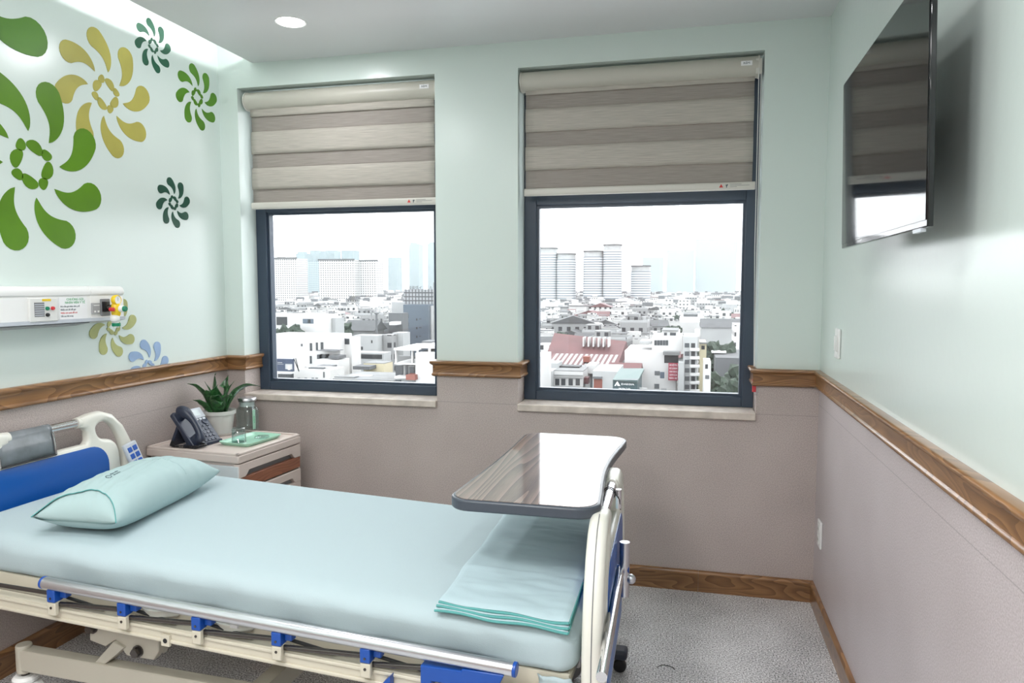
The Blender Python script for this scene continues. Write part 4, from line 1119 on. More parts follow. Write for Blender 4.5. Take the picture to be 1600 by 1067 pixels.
# a stray thread on the floor
b = MB(); b.tube(spline([(-.665, -.755, .002), (-.650, -.735, .002), (-.625, -.733, .002), (-.605, -.745, .002), (-.60, -.757, .002)], 6), .0012, M['black'], 6)
tag(b.build('loose_thread'), 'short dark curled thread lying on the speckled floor', 'thread')
# ------------------------------------------------------------------ the city below the windows
G = -28.0
def sight(u, v, Y):
    """the point at depth Y that the camera looks at through picture point (u, v)"""
    fx, fy, fz = -math.sin(YAW)*math.cos(PIT), math.cos(YAW)*math.cos(PIT), math.sin(PIT)
    R_ = Vector((math.cos(YAW), math.sin(YAW), 0)); F_ = Vector((fx, fy, fz)); U_ = R_.cross(F_)
    d = F_ + R_*((u-800)/FPX) - U_*((v-533.5)/FPX)
    return Vector((CX, CY, CZ)) + d*((Y-CY)/d.y)
cwhite = mat('city_white_wall', (.43, .43, .425), .8, var=.08, vscale=.12)
cpale = mat('city_pale_wall', (.29, .30, .30), .8, var=.1, vscale=.15)
cgrey = mat('city_grey_wall', (.085, .09, .095), .8, var=.12, vscale=.2)
cdark = mat('city_dark', (.012, .014, .016), .6)
cglass = mat('city_window_glass', (.016, .022, .027), .25)
cblue = mat('city_grey_blue_wall', (.075, .098, .125), .8)
cred = mat('city_red_tin_roof', (.082, .030, .031), .6, var=.15, vscale=.3)
croof = mat('city_grey_roof', (.05, .053, .056), .7, var=.2, vscale=.3)
cconc = mat('city_roof_concrete', (.145, .15, .15), .85, var=.2, vscale=.25)
cyel = mat('city_cream_yellow_wall', (.40, .36, .25), .8)
cteal = mat('city_teal_roof', (.065, .105, .10), .6)
csign = mat('city_dark_green_sign', (.016, .036, .040), .5)
cnavy = mat('city_navy_board', (.016, .030, .062), .5)
csred = mat('city_red_sign', (.21, .014, .035), .5)
cletter = mat('city_sign_lettering', (.6, .6, .6), .6)
cbrick = mat('city_terracotta', (.17, .06, .045), .7)
cground = mat('city_ground', (.055, .058, .055), .9, var=.5, vscale=.05)
ctree = mat('city_tree_leaves', (.022, .036, .024), .8, var=.5, vscale=1.2)
f_slab = facade('slab_facade', (.48, .48, .475), (.015, .015, .015), 3.3, 3.05, .46, .5)
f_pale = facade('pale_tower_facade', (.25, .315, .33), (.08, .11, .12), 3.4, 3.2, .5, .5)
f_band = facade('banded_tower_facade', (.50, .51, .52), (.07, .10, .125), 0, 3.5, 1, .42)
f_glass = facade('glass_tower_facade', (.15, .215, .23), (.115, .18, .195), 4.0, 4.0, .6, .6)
f_house = facade('house_facade', (.45, .45, .44), (.02, .022, .025), 3.1, 3.3, .42, .40)
f_house2 = facade('grey_house_facade', (.20, .205, .205), (.018, .02, .024), 2.7, 3.2, .45, .42)
f_grid = facade('scaffold_grid', (.03, .033, .036), (.22, .23, .24), 1.3, 1.5, .72, .70)

b = MB(); b.box(-2600, 1500, 24, 4200, G-1, G, cground); o = b.build('city_ground'); struct(o)
NAMED = []     # picture areas and depths taken by the buildings below
def bld(name, label, u0, u1, vt, Y, depth, m, group=None, cat='building', vb=640, parapet=0, roofm=None):
    p0, p1 = sight(u0, vt, Y), sight(u1, vt, Y); zt = p0.z*.5+p1.z*.5
    b = MB(); c = Vector(((p0.x+p1.x)/2, Y, G)); h = zt-G; w = (p1.x-p0.x)/2
    b.box(-w, w, 0, depth, 0, h, m)
    if roofm: b.box(-w, w, 0, depth, h, h+.12, roofm)
    if parapet:
        t = .25
        for q in ((-w, w, 0, t), (-w, w, depth-t, depth), (-w, -w+t, t, depth-t), (w-t, w, t, depth-t)): b.box(*q, h, h+parapet, m)
    o = b.build(name, smooth=0); o.location = c
    tag(o, label, cat, group); NAMED.append((u0-2, u1+6, vt-3, vb, Y, depth, c.x-w, c.x+w)); o['top'] = h; o['half'] = w
    del o['top']; del o['half']
    return o
def piece(par, name, m, u0, u1, v0, v1, Y, th=.25, prot=.06):
    """a rectangle on the street face of a building, standing a little proud of it"""
    p0 = sight(u0, v0, Y); p1 = sight(u1, v1, Y); L_ = par.location
    b = MB(); b.box(p0.x-L_.x, p1.x-L_.x, Y-prot-L_.y, Y+th-L_.y, p1.z-L_.z, p0.z-L_.z, m); return b.build(name, par, smooth=0)
def vol(par, name, m, u0, u1, v0, v1, Y, d):
    p0 = sight(u0, v0, Y); p1 = sight(u1, v1, Y); L_ = par.location
    b = MB(); b.box(p0.x-L_.x, p1.x-L_.x, Y-L_.y, Y+d-L_.y, max(p1.z, G)-L_.z, p0.z-L_.z, m); return b.build(name, par, smooth=0)
def letters(par, s, u0, u1, v0, v1, Y, m, prot=.12, name='lettering'):
    p0, p1 = sight(u0, v0, Y), sight(u1, v1, Y); hgt = (p0.z-p1.z); wid = p1.x-p0.x
    o = text_mesh(name, s, hgt*1.25, m, par, Matrix.Identity(4), depth=.02)
    xs_ = [v.co.x for v in o.data.vertices]; k = wid/(max(xs_)-min(xs_)); mid = (max(xs_)+min(xs_))/2
    c = (p0+p1)/2 - par.location
    o.data.transform(Matrix.Translation((c.x, Y-prot-par.location.y, c.z)) @ Matrix.Rotation(PI/2, 4, 'X') @ Matrix.Diagonal((k, 1, 1, 1)) @ Matrix.Translation((-mid, 0, 0)))
    return o
def gable(par, name, m, x0, x1, y0, y1, z0, h, axis='x', over=.5):
    b = MB(); x0 -= over; x1 += over; y0 -= over; y1 += over
    if axis == 'x':
        ym = (y0+y1)/2; vs = [(x0,y0,z0),(x1,y0,z0),(x1,y1,z0),(x0,y1,z0),(x0,ym,z0+h),(x1,ym,z0+h)]; fs = [(0,1,5,4),(2,3,4,5),(1,2,5),(3,0,4),(0,3,2,1)]
    else:
        xm = (x0+x1)/2; vs = [(x0,y0,z0),(x1,y0,z0),(x1,y1,z0),(x0,y1,z0),(xm,y0,z0+h),(xm,y1,z0+h)]; fs = [(0,4,5,3),(1,2,5,4),(0,1,4),(2,3,5),(0,3,2,1)]
    b.add(vs, fs, m); return b.build(name, par, smooth=0)

# --- left window, far: apartment slabs and towers
o = bld('apartment_block', 'white apartment slab with a grid of dark windows, first from the left window edge', 392, 463, 404, 900, 30, f_slab, vb=480)
piece(o, 'roof_edge', croof, 391, 463.5, 402.5, 404.5, 900, 1, .8)
vol(o, 'roof_house', cwhite, 433, 442, 398, 403, 905, 8)
o = bld('apartment_block', 'wide white apartment slab with dark window grid in the middle of the left window', 498, 553, 406, 880, 34, f_slab, vb=480)
vol(o, 'side_wing', f_slab, 553, 590, 407.5, 640, 896, 26)
piece(o, 'roof_edge', croof, 497, 553.5, 404.8, 406.6, 880, 1, .8); piece(o, 'roof_edge', croof, 553.5, 590.5, 406, 408, 896, 1, .8)
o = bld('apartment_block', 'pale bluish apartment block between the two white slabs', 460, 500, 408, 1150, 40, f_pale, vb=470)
vol(o, 'podium', cpale, 466, 497, 467, 470, 1140, 10); vol(o, 'dark_podium', cgrey, 466, 497, 470, 484, 1130, 10)
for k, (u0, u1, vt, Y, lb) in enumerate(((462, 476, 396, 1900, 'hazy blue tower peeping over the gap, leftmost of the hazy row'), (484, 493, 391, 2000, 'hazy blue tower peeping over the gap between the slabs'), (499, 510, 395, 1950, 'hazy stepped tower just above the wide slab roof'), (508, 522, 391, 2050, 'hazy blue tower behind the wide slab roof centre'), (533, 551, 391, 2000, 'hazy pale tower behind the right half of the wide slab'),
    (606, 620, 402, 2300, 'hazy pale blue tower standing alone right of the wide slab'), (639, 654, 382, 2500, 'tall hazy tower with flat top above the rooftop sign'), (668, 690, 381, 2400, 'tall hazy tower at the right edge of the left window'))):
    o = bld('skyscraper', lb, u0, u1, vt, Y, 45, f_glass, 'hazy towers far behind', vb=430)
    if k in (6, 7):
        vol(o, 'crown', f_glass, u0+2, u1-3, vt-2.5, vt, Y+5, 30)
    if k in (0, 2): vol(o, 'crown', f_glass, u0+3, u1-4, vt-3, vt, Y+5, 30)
# grey blue office building with a roof sign
o = bld('office_building', 'grey blue office building with small square windows and rooftop sign', 630, 669, 476, 250, 26, cblue, vb=560)
for v in (491.5, 504.5, 517.5, 530.5):
    for du in (0, 3): 
        for dv in (0, 3.2): piece(o, 'window', cdark, 634+du, 635.8+du, v+dv, v+dv+2, 250)
for v in (497.5, 511, 524.5): piece(o, 'window', cdark, 650.2, 652.4, v, v+3.2, 250); piece(o, 'window', cdark, 655, 656.2, v, v+1.6, 250); piece(o, 'window', cdark, 657, 658.2, v, v+1.6, 250)
s = vol(o, 'sign_scaffold', f_grid, 631, 676, 452, 475.5, 256, 10)
letters(o, '西国最低インスル', 633, 676, 447.5, 452, 256, cdark)
vol(o, 'stair_tower', cpale, 666, 675, 478, 640, 252, 20)
o = bld('mast_tower', 'slim dark building and mast at the right edge of the left window', 677, 690, 441, 240, 8, f_house2, vb=560)
b = MB(); p = sight(678.5, 412, 240); b.cyl((p.x-o.location.x, 1, 0), (p.x-o.location.x, 1, p.z-G), .22, cpale, 8); b.build('mast', o)
o = bld('low_building', 'grey box building just left of the grey blue office', 612, 630, 472, 270, 6, cpale, vb=500)
o = bld('low_building', 'dark slatted shed roof left of the grey blue office', 607, 629, 489, 225, 5, cgrey, vb=540)
vol(o, 'roof_dome', cwhite, 608, 618, 503, 508, 220, 5)
# white buildings lower left
o = bld('white_building', 'white building with roof garden and blue window in the left window', 418, 512, 491, 170, 6, cwhite, vb=540)
piece(o, 'window', cblue, 473, 490, 498, 505.5, 170); piece(o, 'window', cdark, 481, 485.5, 499, 504.5, 170, prot=.1); piece(o, 'terrace_opening', cdark, 432, 449, 495, 508, 170)
o = bld('white_building', 'pale block with a dark terrace behind the white roof garden', 512, 524, 497, 172, 5, cpale, vb=540); piece(o, 'terrace_opening', cdark, 508.5, 517, 497, 507, 172)
o = bld('white_building', 'large white building with narrow windows in the lower left window', 430, 531, 526, 122, 5, cwhite, vb=625, parapet=.5)
for (a, c, e, f) in ((484, 488, 536, 548), (493.5, 497, 535, 547), (501, 505.5, 534.5, 546), (484, 487.5, 556, 568)): piece(o, 'window', cglass, a, c, e, f, 122)
piece(o, 'vent_hole', cgrey, 470, 473, 537, 541, 122)
w_ = vol(o, 'round_stair_tower', cwhite, 531, 551, 527, 640, 124, 4)
piece(o, 'arched_window', cglass, 533, 546, 529, 538, 124)
vol(o, 'porch_roof', cgrey, 493, 525, 547.5, 549, 119, 3); 
for (a, c) in ((495.5, 499.5), (503.5, 508.5)): piece(o, 'window', cglass, a, c, 554, 561, 120.5, th=1.6)
vol(o, 'balcony_block', cwhite, 493, 530, 562, 640, 117.5, 4.5); vol(o, 'balcony_clutter', cgrey, 513, 529, 556, 561, 118, 3)
o = bld('white_building', 'low white annex with a roof terrace in front of the large white building', 452, 516, 581, 104, 5, cwhite, vb=625, parapet=.4)
for a in (465, 476, 487, 493): piece(o, 'window', cgrey, a, a+4, 590, 594, 104)
vol(o, 'roof_clutter', cgrey, 482, 505, 574, 580, 108, 5); vol(o, 'roof_clutter', cdark, 459, 476, 577, 581, 109, 5)
piece(o, 'wall_lettering', cgrey, 505, 507.5, 581, 590, 104)
o = bld('billboard', 'navy blue billboard on a frame above a low roof in the left window corner', 431, 458, 595, 100, 2, cgrey, cat='billboard', vb=625)
bb = vol(o, 'board', cnavy, 432.5, 457.5, 560.5, 580.5, 99, .5); piece(o, 'white_strip', cwhite, 432, 458, 580.5, 583, 99)
piece(o, 'printed_panel', cpale, 446, 457, 568.5, 577, 99, .1); piece(o, 'printed_panel', cwhite, 450, 454, 571, 578, 99, .1, .1); piece(o, 'printed_line', cpale, 434, 441, 566, 567, 99, .1); piece(o, 'printed_line', cpale, 434, 443, 568.5, 569.3, 99, .1)
vol(o, 'shopfront', cglass, 434, 454, 584, 594.5, 100.5, 1)
for v in (0, 1):
    b = MB(); p = sight(459+v*3, 560, 99.6) - o.location; q = sight(467, 580, 101.5) - o.location; b.tube([p, q], .07, croof, 6); b.build('strut', o)
o = bld('grey_building', 'grey building edge with dark window at the left window frame', 408, 429, 536, 128, 12, cpale, vb=600); piece(o, 'window', cglass, 424, 429, 537, 550, 128); piece(o, 'window', cglass, 424, 429, 522+16, 529+16, 128, prot=.05)
# grey walls, cream sheds and the white house on the right of the left window
o = bld('old_house', 'grey gabled house with hip roof in the middle distance of the left window', 538, 583, 516, 215, 9, cconc, vb=540)
gable(o, 'roof', croof, sight(538, 516, 215).x-o.location.x, sight(583, 516, 215).x-o.location.x, 0, 9, sight(538, 516, 215).z-G, 3.2, 'x', .8)
o = bld('old_house', 'weathered grey wall building below the gabled house', 553, 590, 524, 175, 5, cpale, vb=570)
for (a, c, e, f) in ((555, 557.5, 532, 537), (580, 582, 531.5, 536), (564, 567, 541.5, 546.5), (555, 557.5, 543, 550)): piece(o, 'window', cdark, a, c, e, f, 175)
o = bld('old_house', 'narrow grey building with stacked windows beside the weathered wall', 598, 612, 523, 178, 4, f_house2, vb=570)
o = bld('old_house', 'pale side building under the slatted shed', 613, 630, 520, 182, 5, cpale, vb=570)
o = bld('long_terrace', 'long low terrace with dark openings in the left window', 555, 600, 551, 150, 4, cpale, vb=580); piece(o, 'window_band', cdark, 556, 597, 553, 561, 150)
o = bld('cream_shed', 'cream walled shed with flat grey roof in the lower left window', 568, 600, 568, 120, 4, cyel, vb=600, roofm=cconc); vol(o, 'roof_clutter', cgrey, 551, 577, 572, 578, 117, 4)
o = bld('cream_shed', 'low cream building with long roof strips at the bottom of the left window', 520, 616, 594, 92, 9, cyel, vb=625, roofm=cconc)
for k, a in enumerate((522, 545, 572)): vol(o, 'roof_strip', cwhite if k % 2 else cconc, a, a+32, 588-k*1.2, 591-k*1.2, 93+k*2, 1.5)
piece(o, 'window', cdark, 583, 591, 597, 601, 92)
o = bld('villa', 'white modern house with columned roof terrace and red balcony in the left window', 649, 700, 552, 90, 10, cwhite, vb=625)
vol(o, 'front_wing', cwhite, 616, 649, 567, 570, 90, 9); vol(o, 'wing_wall', cpale, 618, 649, 570, 640, 92, 7)
for (a, c, e, f) in ((618.5, 630, 570.5, 587), (634, 637.5, 571, 587), (640, 647.5, 573, 587), (618.5, 627, 593, 602), (631, 647, 596, 603)): piece(o, 'glass_door', cglass, a, c, e, f, 92, prot=.15)
vol(o, 'balcony', cbrick, 634, 648.5, 585.5, 594, 89, 2); vol(o, 'slab', cwhite, 616, 649, 588, 592, 90, 3); 
vol(o, 'roof_canopy', cwhite, 615, 650, 544, 548, 90, 9); vol(o, 'roof_canopy', cwhite, 641, 700, 540, 545, 92, 9)
for a in (617, 642.5, 650, 669): vol(o, 'column', cwhite, a, a+2.4, 545, 568, 90.5, .5)
vol(o, 'terrace_wall', cconc, 622, 648, 556, 567, 96, .5); vol(o, 'roof_tank', cgrey, 659, 674, 533, 538, 97, 3)
piece(o, 'red_sign', csred, 677.5, 684, 576, 587.5, 90)
o = bld('rooftop_mast', 'thin street lamp like mast among the grey roofs of the left window', 586.5, 588.5, 490, 190, .6, cgrey, cat='mast', vb=540)
vol(o, 'cap', cgrey, 585, 590, 489, 491, 190, 1)
o = bld('roof_frame', 'long dark roof frame on posts beyond the grey gabled house', 546, 607, 504, 235, 3, cgrey, vb=520, cat='building')

# --- right window, far: banded towers
def banded(label, parts, Y):
    root = None
    for k, (u0, u1, vt) in enumerate(parts):
        p0, p1 = sight(u0, vt, Y), sight(u1, vt, Y); w = (p1.x-p0.x)/2; c = Vector(((p0.x+p1.x)/2, Y, G)); h = p0.z-G
        poly = []
        for a in range(0, 360, 12):
            ca, sa = math.cos(math.radians(a)), math.sin(math.radians(a)); q = (abs(ca)**3+abs(sa)**3)**(-1/3); poly.append((w*q*ca, 16+16*q*sa))
        b = MB(); b.prism(poly, 0, h, f_band)
        b.prism([(x*.94, 16+(y-16)*.94) for x, y in poly], h, h+7, cpale); b.prism([(x*1.02, 16+(y-16)*1.02) for x, y in poly], h+7, h+9, croof)
        if root is None:
            root = b.build('skyscraper', smooth=30); root.location = c; tag(root, label, 'skyscraper'); org = c
        else:
            o2 = b.build('tower_wing', root, smooth=30); o2.location = c-org
        NAMED.append((u0-2, u1+2, vt-4, 480, Y, 34, c.x-w, c.x+w))
banded('banded white tower with stepped top at the left edge of the right window', [(868, 897, 405), (838, 868, 396)], 1050)
banded('tallest banded white tower, the middle one of the right window', [(909.5, 941, 401), (941, 970.5, 391)], 1050)
banded('short banded white tower standing apart to the right of the taller pair', [(984.5, 1016, 424)], 1080)
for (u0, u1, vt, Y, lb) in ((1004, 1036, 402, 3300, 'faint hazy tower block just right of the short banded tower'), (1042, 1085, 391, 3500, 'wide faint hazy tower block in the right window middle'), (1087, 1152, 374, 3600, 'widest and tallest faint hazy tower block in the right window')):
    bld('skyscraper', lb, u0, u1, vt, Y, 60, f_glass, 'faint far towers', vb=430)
# red roofed hall
o = bld('market_hall', 'long hall with dark red tin roof in the lower right window', 853, 952, 558, 165, 22, cpale, vb=590)
L_ = o.location; xa, xb = sight(853, 558, 165).x-L_.x, sight(952, 558, 165).x-L_.x; zz = sight(900, 560, 165).z-G
b = MB(); b.add([(xa, -2, zz-.5), (xb+2, -2, zz-1.5), (xb+3, 11, zz+3.4), (xa, 11, zz+5.2), (xa, 24, zz), (xb+3, 24, zz-1)], [(0, 1, 2, 3), (3, 2, 5, 4), (1, 5, 2), (0, 3, 4)], cred); b.build('roof', o, smooth=0)
for k in range(6): 
    b = MB(); x = xa+8+k*1.2; b.box(x, x+.35, 5, 8.5, zz+2.4, zz+4.6, cwhite); b.build('roof_light', o, smooth=0)
o = bld('lean_to', 'low lean-to with striped tin roof before the red hall', 855, 950, 574, 150, 8, cgrey, vb=600)
L_ = o.location; xa, xb = sight(848, 574, 150).x-L_.x, sight(953, 574, 150).x-L_.x; zz = sight(900, 575, 150).z-G
b = MB(); n = 26
for k in range(n):
    x0 = xa+(xb-xa)*k/n; x1 = xa+(xb-xa)*(k+1)/n
    b.add([(x0, -3, zz-.6), (x1, -3, zz-.6), (x1+1, 8, zz+2.3), (x0+1, 8, zz+2.3)], [(0, 1, 2, 3)], cpale if k % 2 else cred)
b.build('striped_roof', o, smooth=0)
vol(o, 'water_tank', cbrick, 911, 921, 557, 566, 152, 2)
o = bld('shophouse', 'white shophouse with four dark windows under the red hall', 864, 911, 580, 112, 9, cwhite, vb=625, roofm=cconc)
for a in (867.5, 877, 888.5, 899.5): piece(o, 'window', cglass, a, a+6.5, 591.5, 602, 112)
for v in (585, 589, 603): piece(o, 'ledge', cpale, 864, 911, v, v+.8, 112, .1, .3)
vol(o, 'roof_clutter', cdark, 874, 905, 572, 581, 116, 3); vol(o, 'roof_cabin', cpale, 858, 872, 567, 581, 115, 4); vol(o, 'roof_room', cwhite, 916, 931, 570, 584, 118, 5)
vol(o, 'red_awning', cred, 909, 919, 590, 600, 113, 2)
o = bld('shophouse', 'narrow pale shophouse with two windows at the right window corner', 838, 862, 580, 110, 7, cpale, vb=625)
for a in (846, 854.5): piece(o, 'window', cglass, a, a+5.5, 587, 598, 110)
o = bld('shophouse', 'white wall strip at the lower left corner of the right window', 830, 845.5, 557, 100, 8, cwhite, vb=625)
o = bld('low_house', 'grey low house with a brown shutter beside the dark green sign', 926, 965, 580, 106, 10, cpale, vb=625); piece(o, 'shutter', cbrick, 928, 941, 592, 608, 106); piece(o, 'awning', cgrey, 927, 941, 588, 591, 106, .2, .6)
o = bld('low_house', 'small house with brown red pitched roof behind the dark green sign', 958, 995, 584, 118, 10, cpale, vb=600)
gable(o, 'roof', cred, sight(952, 584, 118).x-o.location.x, sight(998, 584, 118).x-o.location.x, 0, 8, sight(970, 588, 118).z-G, 1.9, 'x', .3)
o = bld('sign_building', 'dark green building with white lettering and teal roof in the right window', 957.5, 996, 593.5, 90, 9, csign, vb=625)
L_ = o.location; x0, x1 = sight(957.5, 593, 90).x-L_.x, sight(996, 593, 90).x-L_.x; zz = sight(975, 593.5, 90).z-G
b = MB(); b.add([(x0, -.2, zz), (x1, -.2, zz-.15), (x1+.3, 9.5, zz+.5), (x0, 9.5, zz+.4)], [(0, 1, 2, 3)], cteal); b.add([(x0, -.2, zz-.2), (x1, -.2, zz-.35), (x1+.3, 9.5, zz+.3), (x0, 9.5, zz+.2)], [(0, 3, 2, 1)], cteal); b.build('teal_roof', o, smooth=0)
letters(o, 'DAEGIA', 971, 991, 598.5, 602, 90, cletter); letters(o, 'Nhà Phúc Tuyền', 967, 985, 605.5, 608, 90, cletter); letters(o, 'Đặc Sản Hàng Biên Ngọc Dương', 960.5, 992, 609, 611.6, 90, cletter)
b = MB(); p = sight(964.7, 599, 90)-o.location; s_ = .38
b.add([(p.x-s_, -.13, p.z-s_*.8), (p.x+s_, -.13, p.z-s_*.8), (p.x, -.13, p.z+s_*.85), (p.x-s_*.42, -.14, p.z-s_*.8), (p.x+s_*.2, -.14, p.z-s_*.8), (p.x-.1*s_, -.14, p.z-.1*s_)], [(0, 1, 2)], cletter); b.add([(p.x-s_*.45, -.15, p.z-s_*.8), (p.x+s_*.1, -.15, p.z-s_*.8), (p.x-.17*s_, -.15, p.z-.1*s_)], [(0, 1, 2)], csign); b.build('triangle_mark', o, smooth=0)
vol(o, 'side_railing', cwhite, 999, 1011, 606, 608, 94, .3)
# large white building with the red sign
o = bld('white_building', 'large white building with penthouse and red street sign in the right window', 976, 1057, 549, 125, 14, cwhite, vb=625)
vol(o, 'upper_floor', cwhite, 1019, 1066, 525, 549, 127, 10); vol(o, 'penthouse', cwhite, 1034, 1062, 517, 525, 129, 7)
for k in range(5): piece(o, 'window', cglass, 1022.5+k*4.4, 1026.3+k*4.4, 531.5, 539.5, 127)
for a, c in ((1037.5, 1042), (1047, 1056)): piece(o, 'window', cglass, a, c, 519.5, 524.5, 129)
vol(o, 'roof_ledge', cconc, 1034, 1060, 515.5, 517, 128.5, 8); vol(o, 'terrace_roof', cpale, 1000, 1018, 533, 537, 128, 6)
piece(o, 'window', cgrey, 1023, 1031, 579.5, 586.5, 125); piece(o, 'window', cblue, 1031.5, 1038, 581, 591, 125, prot=.05); piece(o, 'window', cgrey, 1022.5, 1030, 599.5, 607.5, 125); piece(o, 'window', cpale, 1033, 1041.5, 606.5, 613, 125)
piece(o, 'terrace_opening', cdark, 1038, 1060, 555, 567.5, 125); vol(o, 'terrace_awning', cconc, 1036, 1062, 549.5, 555, 123.5, 2)
sg = piece(o, 'red_sign', csred, 1044.5, 1059, 567, 594.5, 123.5, .4)
for k, s in enumerate(('HÀ NỘI ĐA', 'KÍ LÍNH', 'ÁNH SÁNG', 'GÓM CỦA', 'BÁN XE')): letters(o, s, 1046, 1058, 568.8+5.1*k, 572+5.1*k, 123.5, cletter, .15)
o = bld('apartment_house', 'tall narrow balcony house crowded beside the red sign', 1068, 1090, 526, 122, 10, cpale, vb=625)
for k in range(6):
    v = 536+13*k
    piece(o, 'window', cglass, 1070, 1077, v, v+7, 122); piece(o, 'window', cdark, 1080, 1086, v, v+8, 122); vol(o, 'balcony', cwhite, 1078, 1093, v+8.5, v+12.5, 120.6, 1.4)
vol(o, 'side_tower', cpale, 1060, 1068, 566, 640, 121, 8); vol(o, 'roof_room', cwhite, 1086, 1093, 516, 526, 124, 4)
o = bld('yellow_house', 'narrow cream yellow house to the right of the balcony house', 1093.5, 1104, 537, 128, 10, cyel, vb=600); piece(o, 'window', cdark, 1096, 1101, 540, 546, 128); piece(o, 'roof_edge', cconc, 1092.5, 1105, 534.5, 537, 128, .5, .5)
o = bld('low_house', 'small white stacked house at the foot of the yellow house', 1100, 1111, 566, 112, 7, cwhite, vb=625); piece(o, 'window', cdark, 1102, 1106, 569, 576, 112); piece(o, 'window', cgrey, 1102, 1108, 586, 592, 112)
o = bld('warehouse', 'white roofed warehouse in the middle distance of the right window', 1062, 1096, 503, 330, 40, cwhite, vb=515); gable(o, 'roof', cwhite, -5, 5, 0, 40, 14, 3, 'x') if False else None
vol(o, 'roof_ridge', croof, 1068, 1090, 491, 496, 345, 20); vol(o, 'hip_roof', cwhite, 1062, 1100, 496, 503, 336, 30)
o = bld('warehouse', 'long dark roofed building on the right side of the right window', 1096, 1166, 512, 300, 18, cpale, vb=525); gable(o, 'roof', croof, sight(1096, 512, 300).x-o.location.x, sight(1166, 512, 300).x-o.location.x, 0, 18, sight(1130, 512, 300).z-G, 3.2, 'x')
o = bld('white_building', 'white block at the right frame of the right window', 1148, 1172, 508, 240, 16, f_house, vb=560)
o = bld('low_building', 'dark grey flat roofed row along the street in the right window', 1118, 1170, 560, 190, 26, cgrey, vb=590, roofm=croof); vol(o, 'roof_stripe', cwhite, 1112, 1135, 549, 552, 200, 6); vol(o, 'roof_stripe', cpale, 1132, 1166, 566, 568, 192, 4)

def city_tree(name, label, u, v, Y, rad, n=7, group='dark trees among the houses'):
    p = sight(u, v, Y); b = MB(); rnd = random.Random(int(u*7+v))
    r = empty(name, (p.x, p.y, G), label, 'tree', group)
    for k in range(n):
        rad_ = rad; b.ball((rnd.uniform(-.6, .6)*rad, rnd.uniform(-.6, .6)*rad, p.z-G-rad*.6+rnd.uniform(-.35, .35)*rad), rad*rnd.uniform(.4, .62), ctree, 3, .9)
    b.build('crown', r, smooth=0)
    b = MB(); b.cyl((0, 0, 0), (0, 0, p.z-G-rad*.6), .3, cdark, 8); b.build('trunk', r)
for (u, v, Y, rd, lb) in ((1150, 585, 150, 7, 'largest dark leafy tree at the lower right corner of the right window'), (1128, 590, 145, 6, 'dark leafy tree left of the largest corner tree'), (1112, 545, 205, 5.5, 'dark tree rising beside the yellow house'), (1140, 600, 120, 4, 'low dark tree at the bottom edge of the right window'),
    (1060, 495, 420, 6, 'dark distant tree left of the white warehouse'), (908, 497, 420, 7, 'dark distant tree clump in the left half of the right window'), (985, 508, 330, 6, 'long dark treetop between pale roofs in the right window'), (872, 522, 240, 4, 'dark tree by the grey house at the left of the right window'),
    (1140, 492, 520, 14, 'hazy tree mass far at the right of the right window'), (520, 508, 190, 4.5, 'dark tree beside the white roof garden building'), (1048, 512, 230, 3, 'slim dark tree behind the penthouse')):
    city_tree('leafy_tree', lb, u, v, Y, rd)
for (u, v, Y, rd, lb) in ((424, 515, 166, 3.6, 'round shrub on the roof garden nearest the left frame'), (440, 519, 166, 3.2, 'dark hedge bush on the roof garden, second from the left'), (454, 517, 166, 3.4, 'dark hedge bush in the middle of the roof garden'), (469, 513, 166, 3.2, 'dark hedge bush at the right end of the roof garden')):
    city_tree('roof_shrub', lb, u, v, Y, rd, 6, 'roof garden shrubs')

# --- crowded low houses: one mesh of each kind, then copies
def house_mesh(kind, w, d, h):
    b = MB(); wm = f_house if kind in ('white', 'red') else f_house2
    b.box(-w/2, w/2, -d/2, d/2, 0, h, wm)
    if kind in ('white', 'grey'):
        t = .22
        for q in ((-w/2, w/2, -d/2, -d/2+t), (-w/2, w/2, d/2-t, d/2), (-w/2, -w/2+t, -d/2, d/2), (w/2-t, w/2, -d/2, d/2)): b.box(*q, h, h+.8, cwhite if kind == 'white' else cpale)
        b.box(-w/2+t, w/2-t, -d/2+t, d/2-t, h, h+.1, cconc)
        b.box(-w*.3, w*.15, d*.05, d*.42, h, h+2.6, wm); b.cyl((w*.3, d*.2, h), (w*.3, d*.2, h+1.6), .7, cpale, 10)
        b.box(-w*.45, w*.1, -d*.46, -d*.1, h+1.9, h+2.05, croof)
    else:
        m = cred if kind == 'red' else croof
        z = h; b.add([(-w/2-.4, -d/2-.4, z), (w/2+.4, -d/2-.4, z), (w/2+.4, d/2+.4, z), (-w/2-.4, d/2+.4, z), (-w/2-.4, 0, z+2.4), (w/2+.4, 0, z+2.4)], [(0, 1, 5, 4), (2, 3, 4, 5), (1, 2, 5), (3, 0, 4)], m)
    o = b.build('house_source', smooth=0); me = o.data; bpy.data.objects.remove(o); return me
KINDS = {'white': ('flat_roofed_house', 'small white flat roofed city house among the crowded roofs below', 'crowded white flat roofed houses'),
         'grey': ('grey_house', 'small grey flat roofed city house among the crowded roofs below', 'crowded grey flat roofed houses'),
         'red': ('red_roofed_house', 'small city house with a dark red pitched roof below the windows', 'small red roofed houses'),
         'slate': ('grey_roofed_house', 'small city house with a dark grey pitched roof below the windows', 'small grey roofed houses')}
rnd = random.Random(21)
LIB = {k: [house_mesh(k, rnd.uniform(6, 11), rnd.uniform(8, 14), rnd.uniform(5, 13)) for _ in range(5)] for k in KINDS}
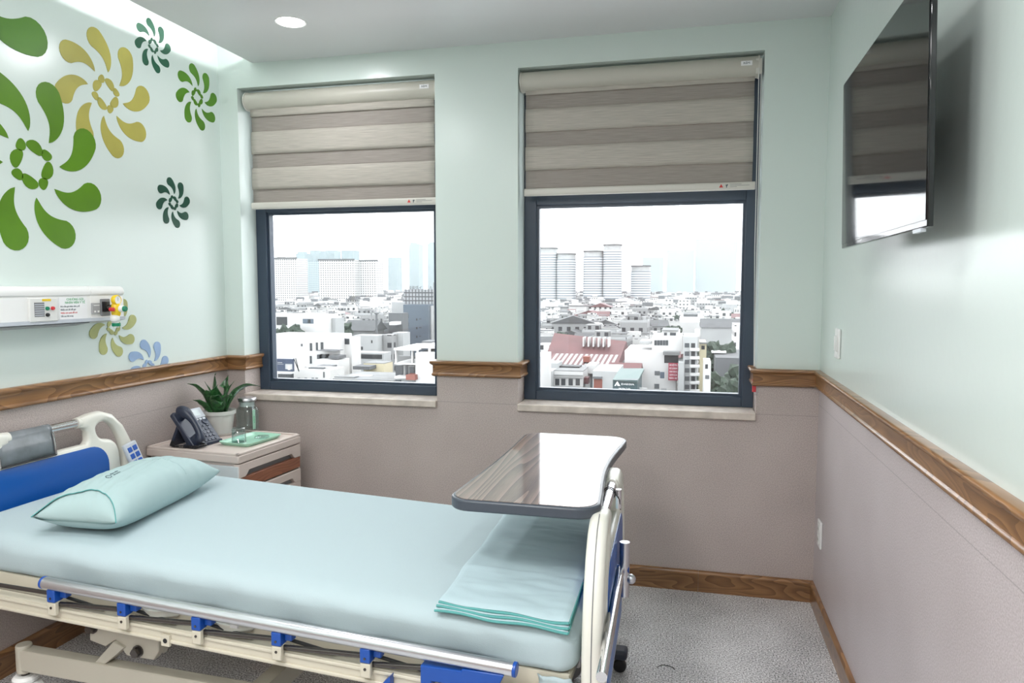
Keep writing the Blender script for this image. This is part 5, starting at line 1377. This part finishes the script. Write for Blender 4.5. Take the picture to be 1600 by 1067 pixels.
def uv(X, Y, Z):
    dx, dy, dz = X-CX, Y-CY, Z-CZ
    x = dx*math.cos(YAW)+dy*math.sin(YAW); f = -dx*math.sin(YAW)+dy*math.cos(YAW)
    w = f*math.cos(PIT)+dz*math.sin(PIT); yv = -f*math.sin(PIT)+dz*math.cos(PIT)
    return 800+FPX*x/w, 533.5-FPX*yv/w
count = 0; far = MB(); Y = 135.0
while Y < 1500:
    step = 15 if Y < 480 else 21
    xl, xr = sight(392, 500, Y).x, sight(1196, 500, Y).x
    x = xl
    while x < xr:
        cx_ = x+rnd.uniform(-2.5, 2.5); cy_ = Y+rnd.uniform(-3, 3); x += rnd.uniform(11.5, 15) if Y < 480 else rnd.uniform(13, 22)
        kind = rnd.choices(('white', 'grey', 'red', 'slate'), (.58, .2, .07, .15))[0]; me = rnd.choice(LIB[kind]); ht = max(v.co.z for v in me.vertices)
        sc = rnd.uniform(.8, 1.25); rz = rnd.choice((0, PI/2))+rnd.uniform(-.35, .35)
        u, v = uv(cx_, cy_, G+ht*sc); r_ = 8*sc/max(cy_, 1)*FPX
        vis = 418 < u < 690 or 834 < u < 1172
        bad = False
        for (u0, u1, vt, vb, YY, dd, x0, x1) in NAMED:
            if YY-9 < cy_ < YY+dd+9 and x0-9 < cx_ < x1+9: bad = True
            if cy_ < YY and u+r_ > u0 and u-r_ < u1 and v < vb and uv(cx_, cy_, G)[1] > vt: 
                if YY < 800 or v < vb-12: bad = True
            if cy_ > YY and vis and u0+4+r_ < u < u1-4-r_ and v > vt+2 and vt < 560 and Y < 480: bad = True
        if bad: continue
        if vis and count < 285 and Y < 620:
            nm, lb, gp = KINDS[kind]
            o = bpy.data.objects.new(nm, me); COL.objects.link(o); o.location = (cx_, cy_, G); o.rotation_euler = (0, 0, rz); o.scale = (sc, sc, sc)
            tag(o, lb, 'house', gp); count += 1
        else:
            T = Matrix.Translation((cx_, cy_, G)) @ Matrix.Rotation(rz, 4, 'Z') @ Matrix.Scale(sc, 4)
            w, d, h = rnd.uniform(7, 15), rnd.uniform(8, 16), rnd.uniform(5, 15)
            far.box(-w/2, w/2, -d/2, d/2, 0, h, rnd.choice((cwhite, cwhite, cpale, f_house, f_house2)), T); far.box(-w*.3, w*.2, 0, d*.4, h, h+2.5, rnd.choice((cwhite, cgrey)), T)
            if rnd.random() < .3: far.box(-w*.55, w*.55, -d*.55, d*.55, h, h+.4, rnd.choice((cred, croof, croof)), T)
            if rnd.random() < .16: far.ball((cx_+w*.8, cy_-2, G+5), 5, ctree, 1, .6)
    Y += step
fo = far.build('distant_houses', smooth=0); fo['kind'] = 'stuff'; tag(fo, 'hazy carpet of far low rooftops reaching to the towers', 'houses')
print('houses', count)

# thin white haze over the city
m = bpy.data.materials.new('city_haze'); m.use_nodes = True; N, L = m.node_tree.nodes, m.node_tree.links; N.remove(N['Principled BSDF'])
vs_ = N.new('ShaderNodeVolumeScatter'); vs_.inputs['Color'].default_value = (.97, .985, 1, 1); vs_.inputs['Density'].default_value = 1/10500; L.new(vs_.outputs[0], N['Material Output'].inputs['Volume'])
b = MB(); b.box(-2500, 1400, 60, 4100, G-.5, 260, m); hz = b.build('haze', smooth=0); hz['kind'] = 'stuff'; tag(hz, 'thin white haze lying over the city outside', 'haze')
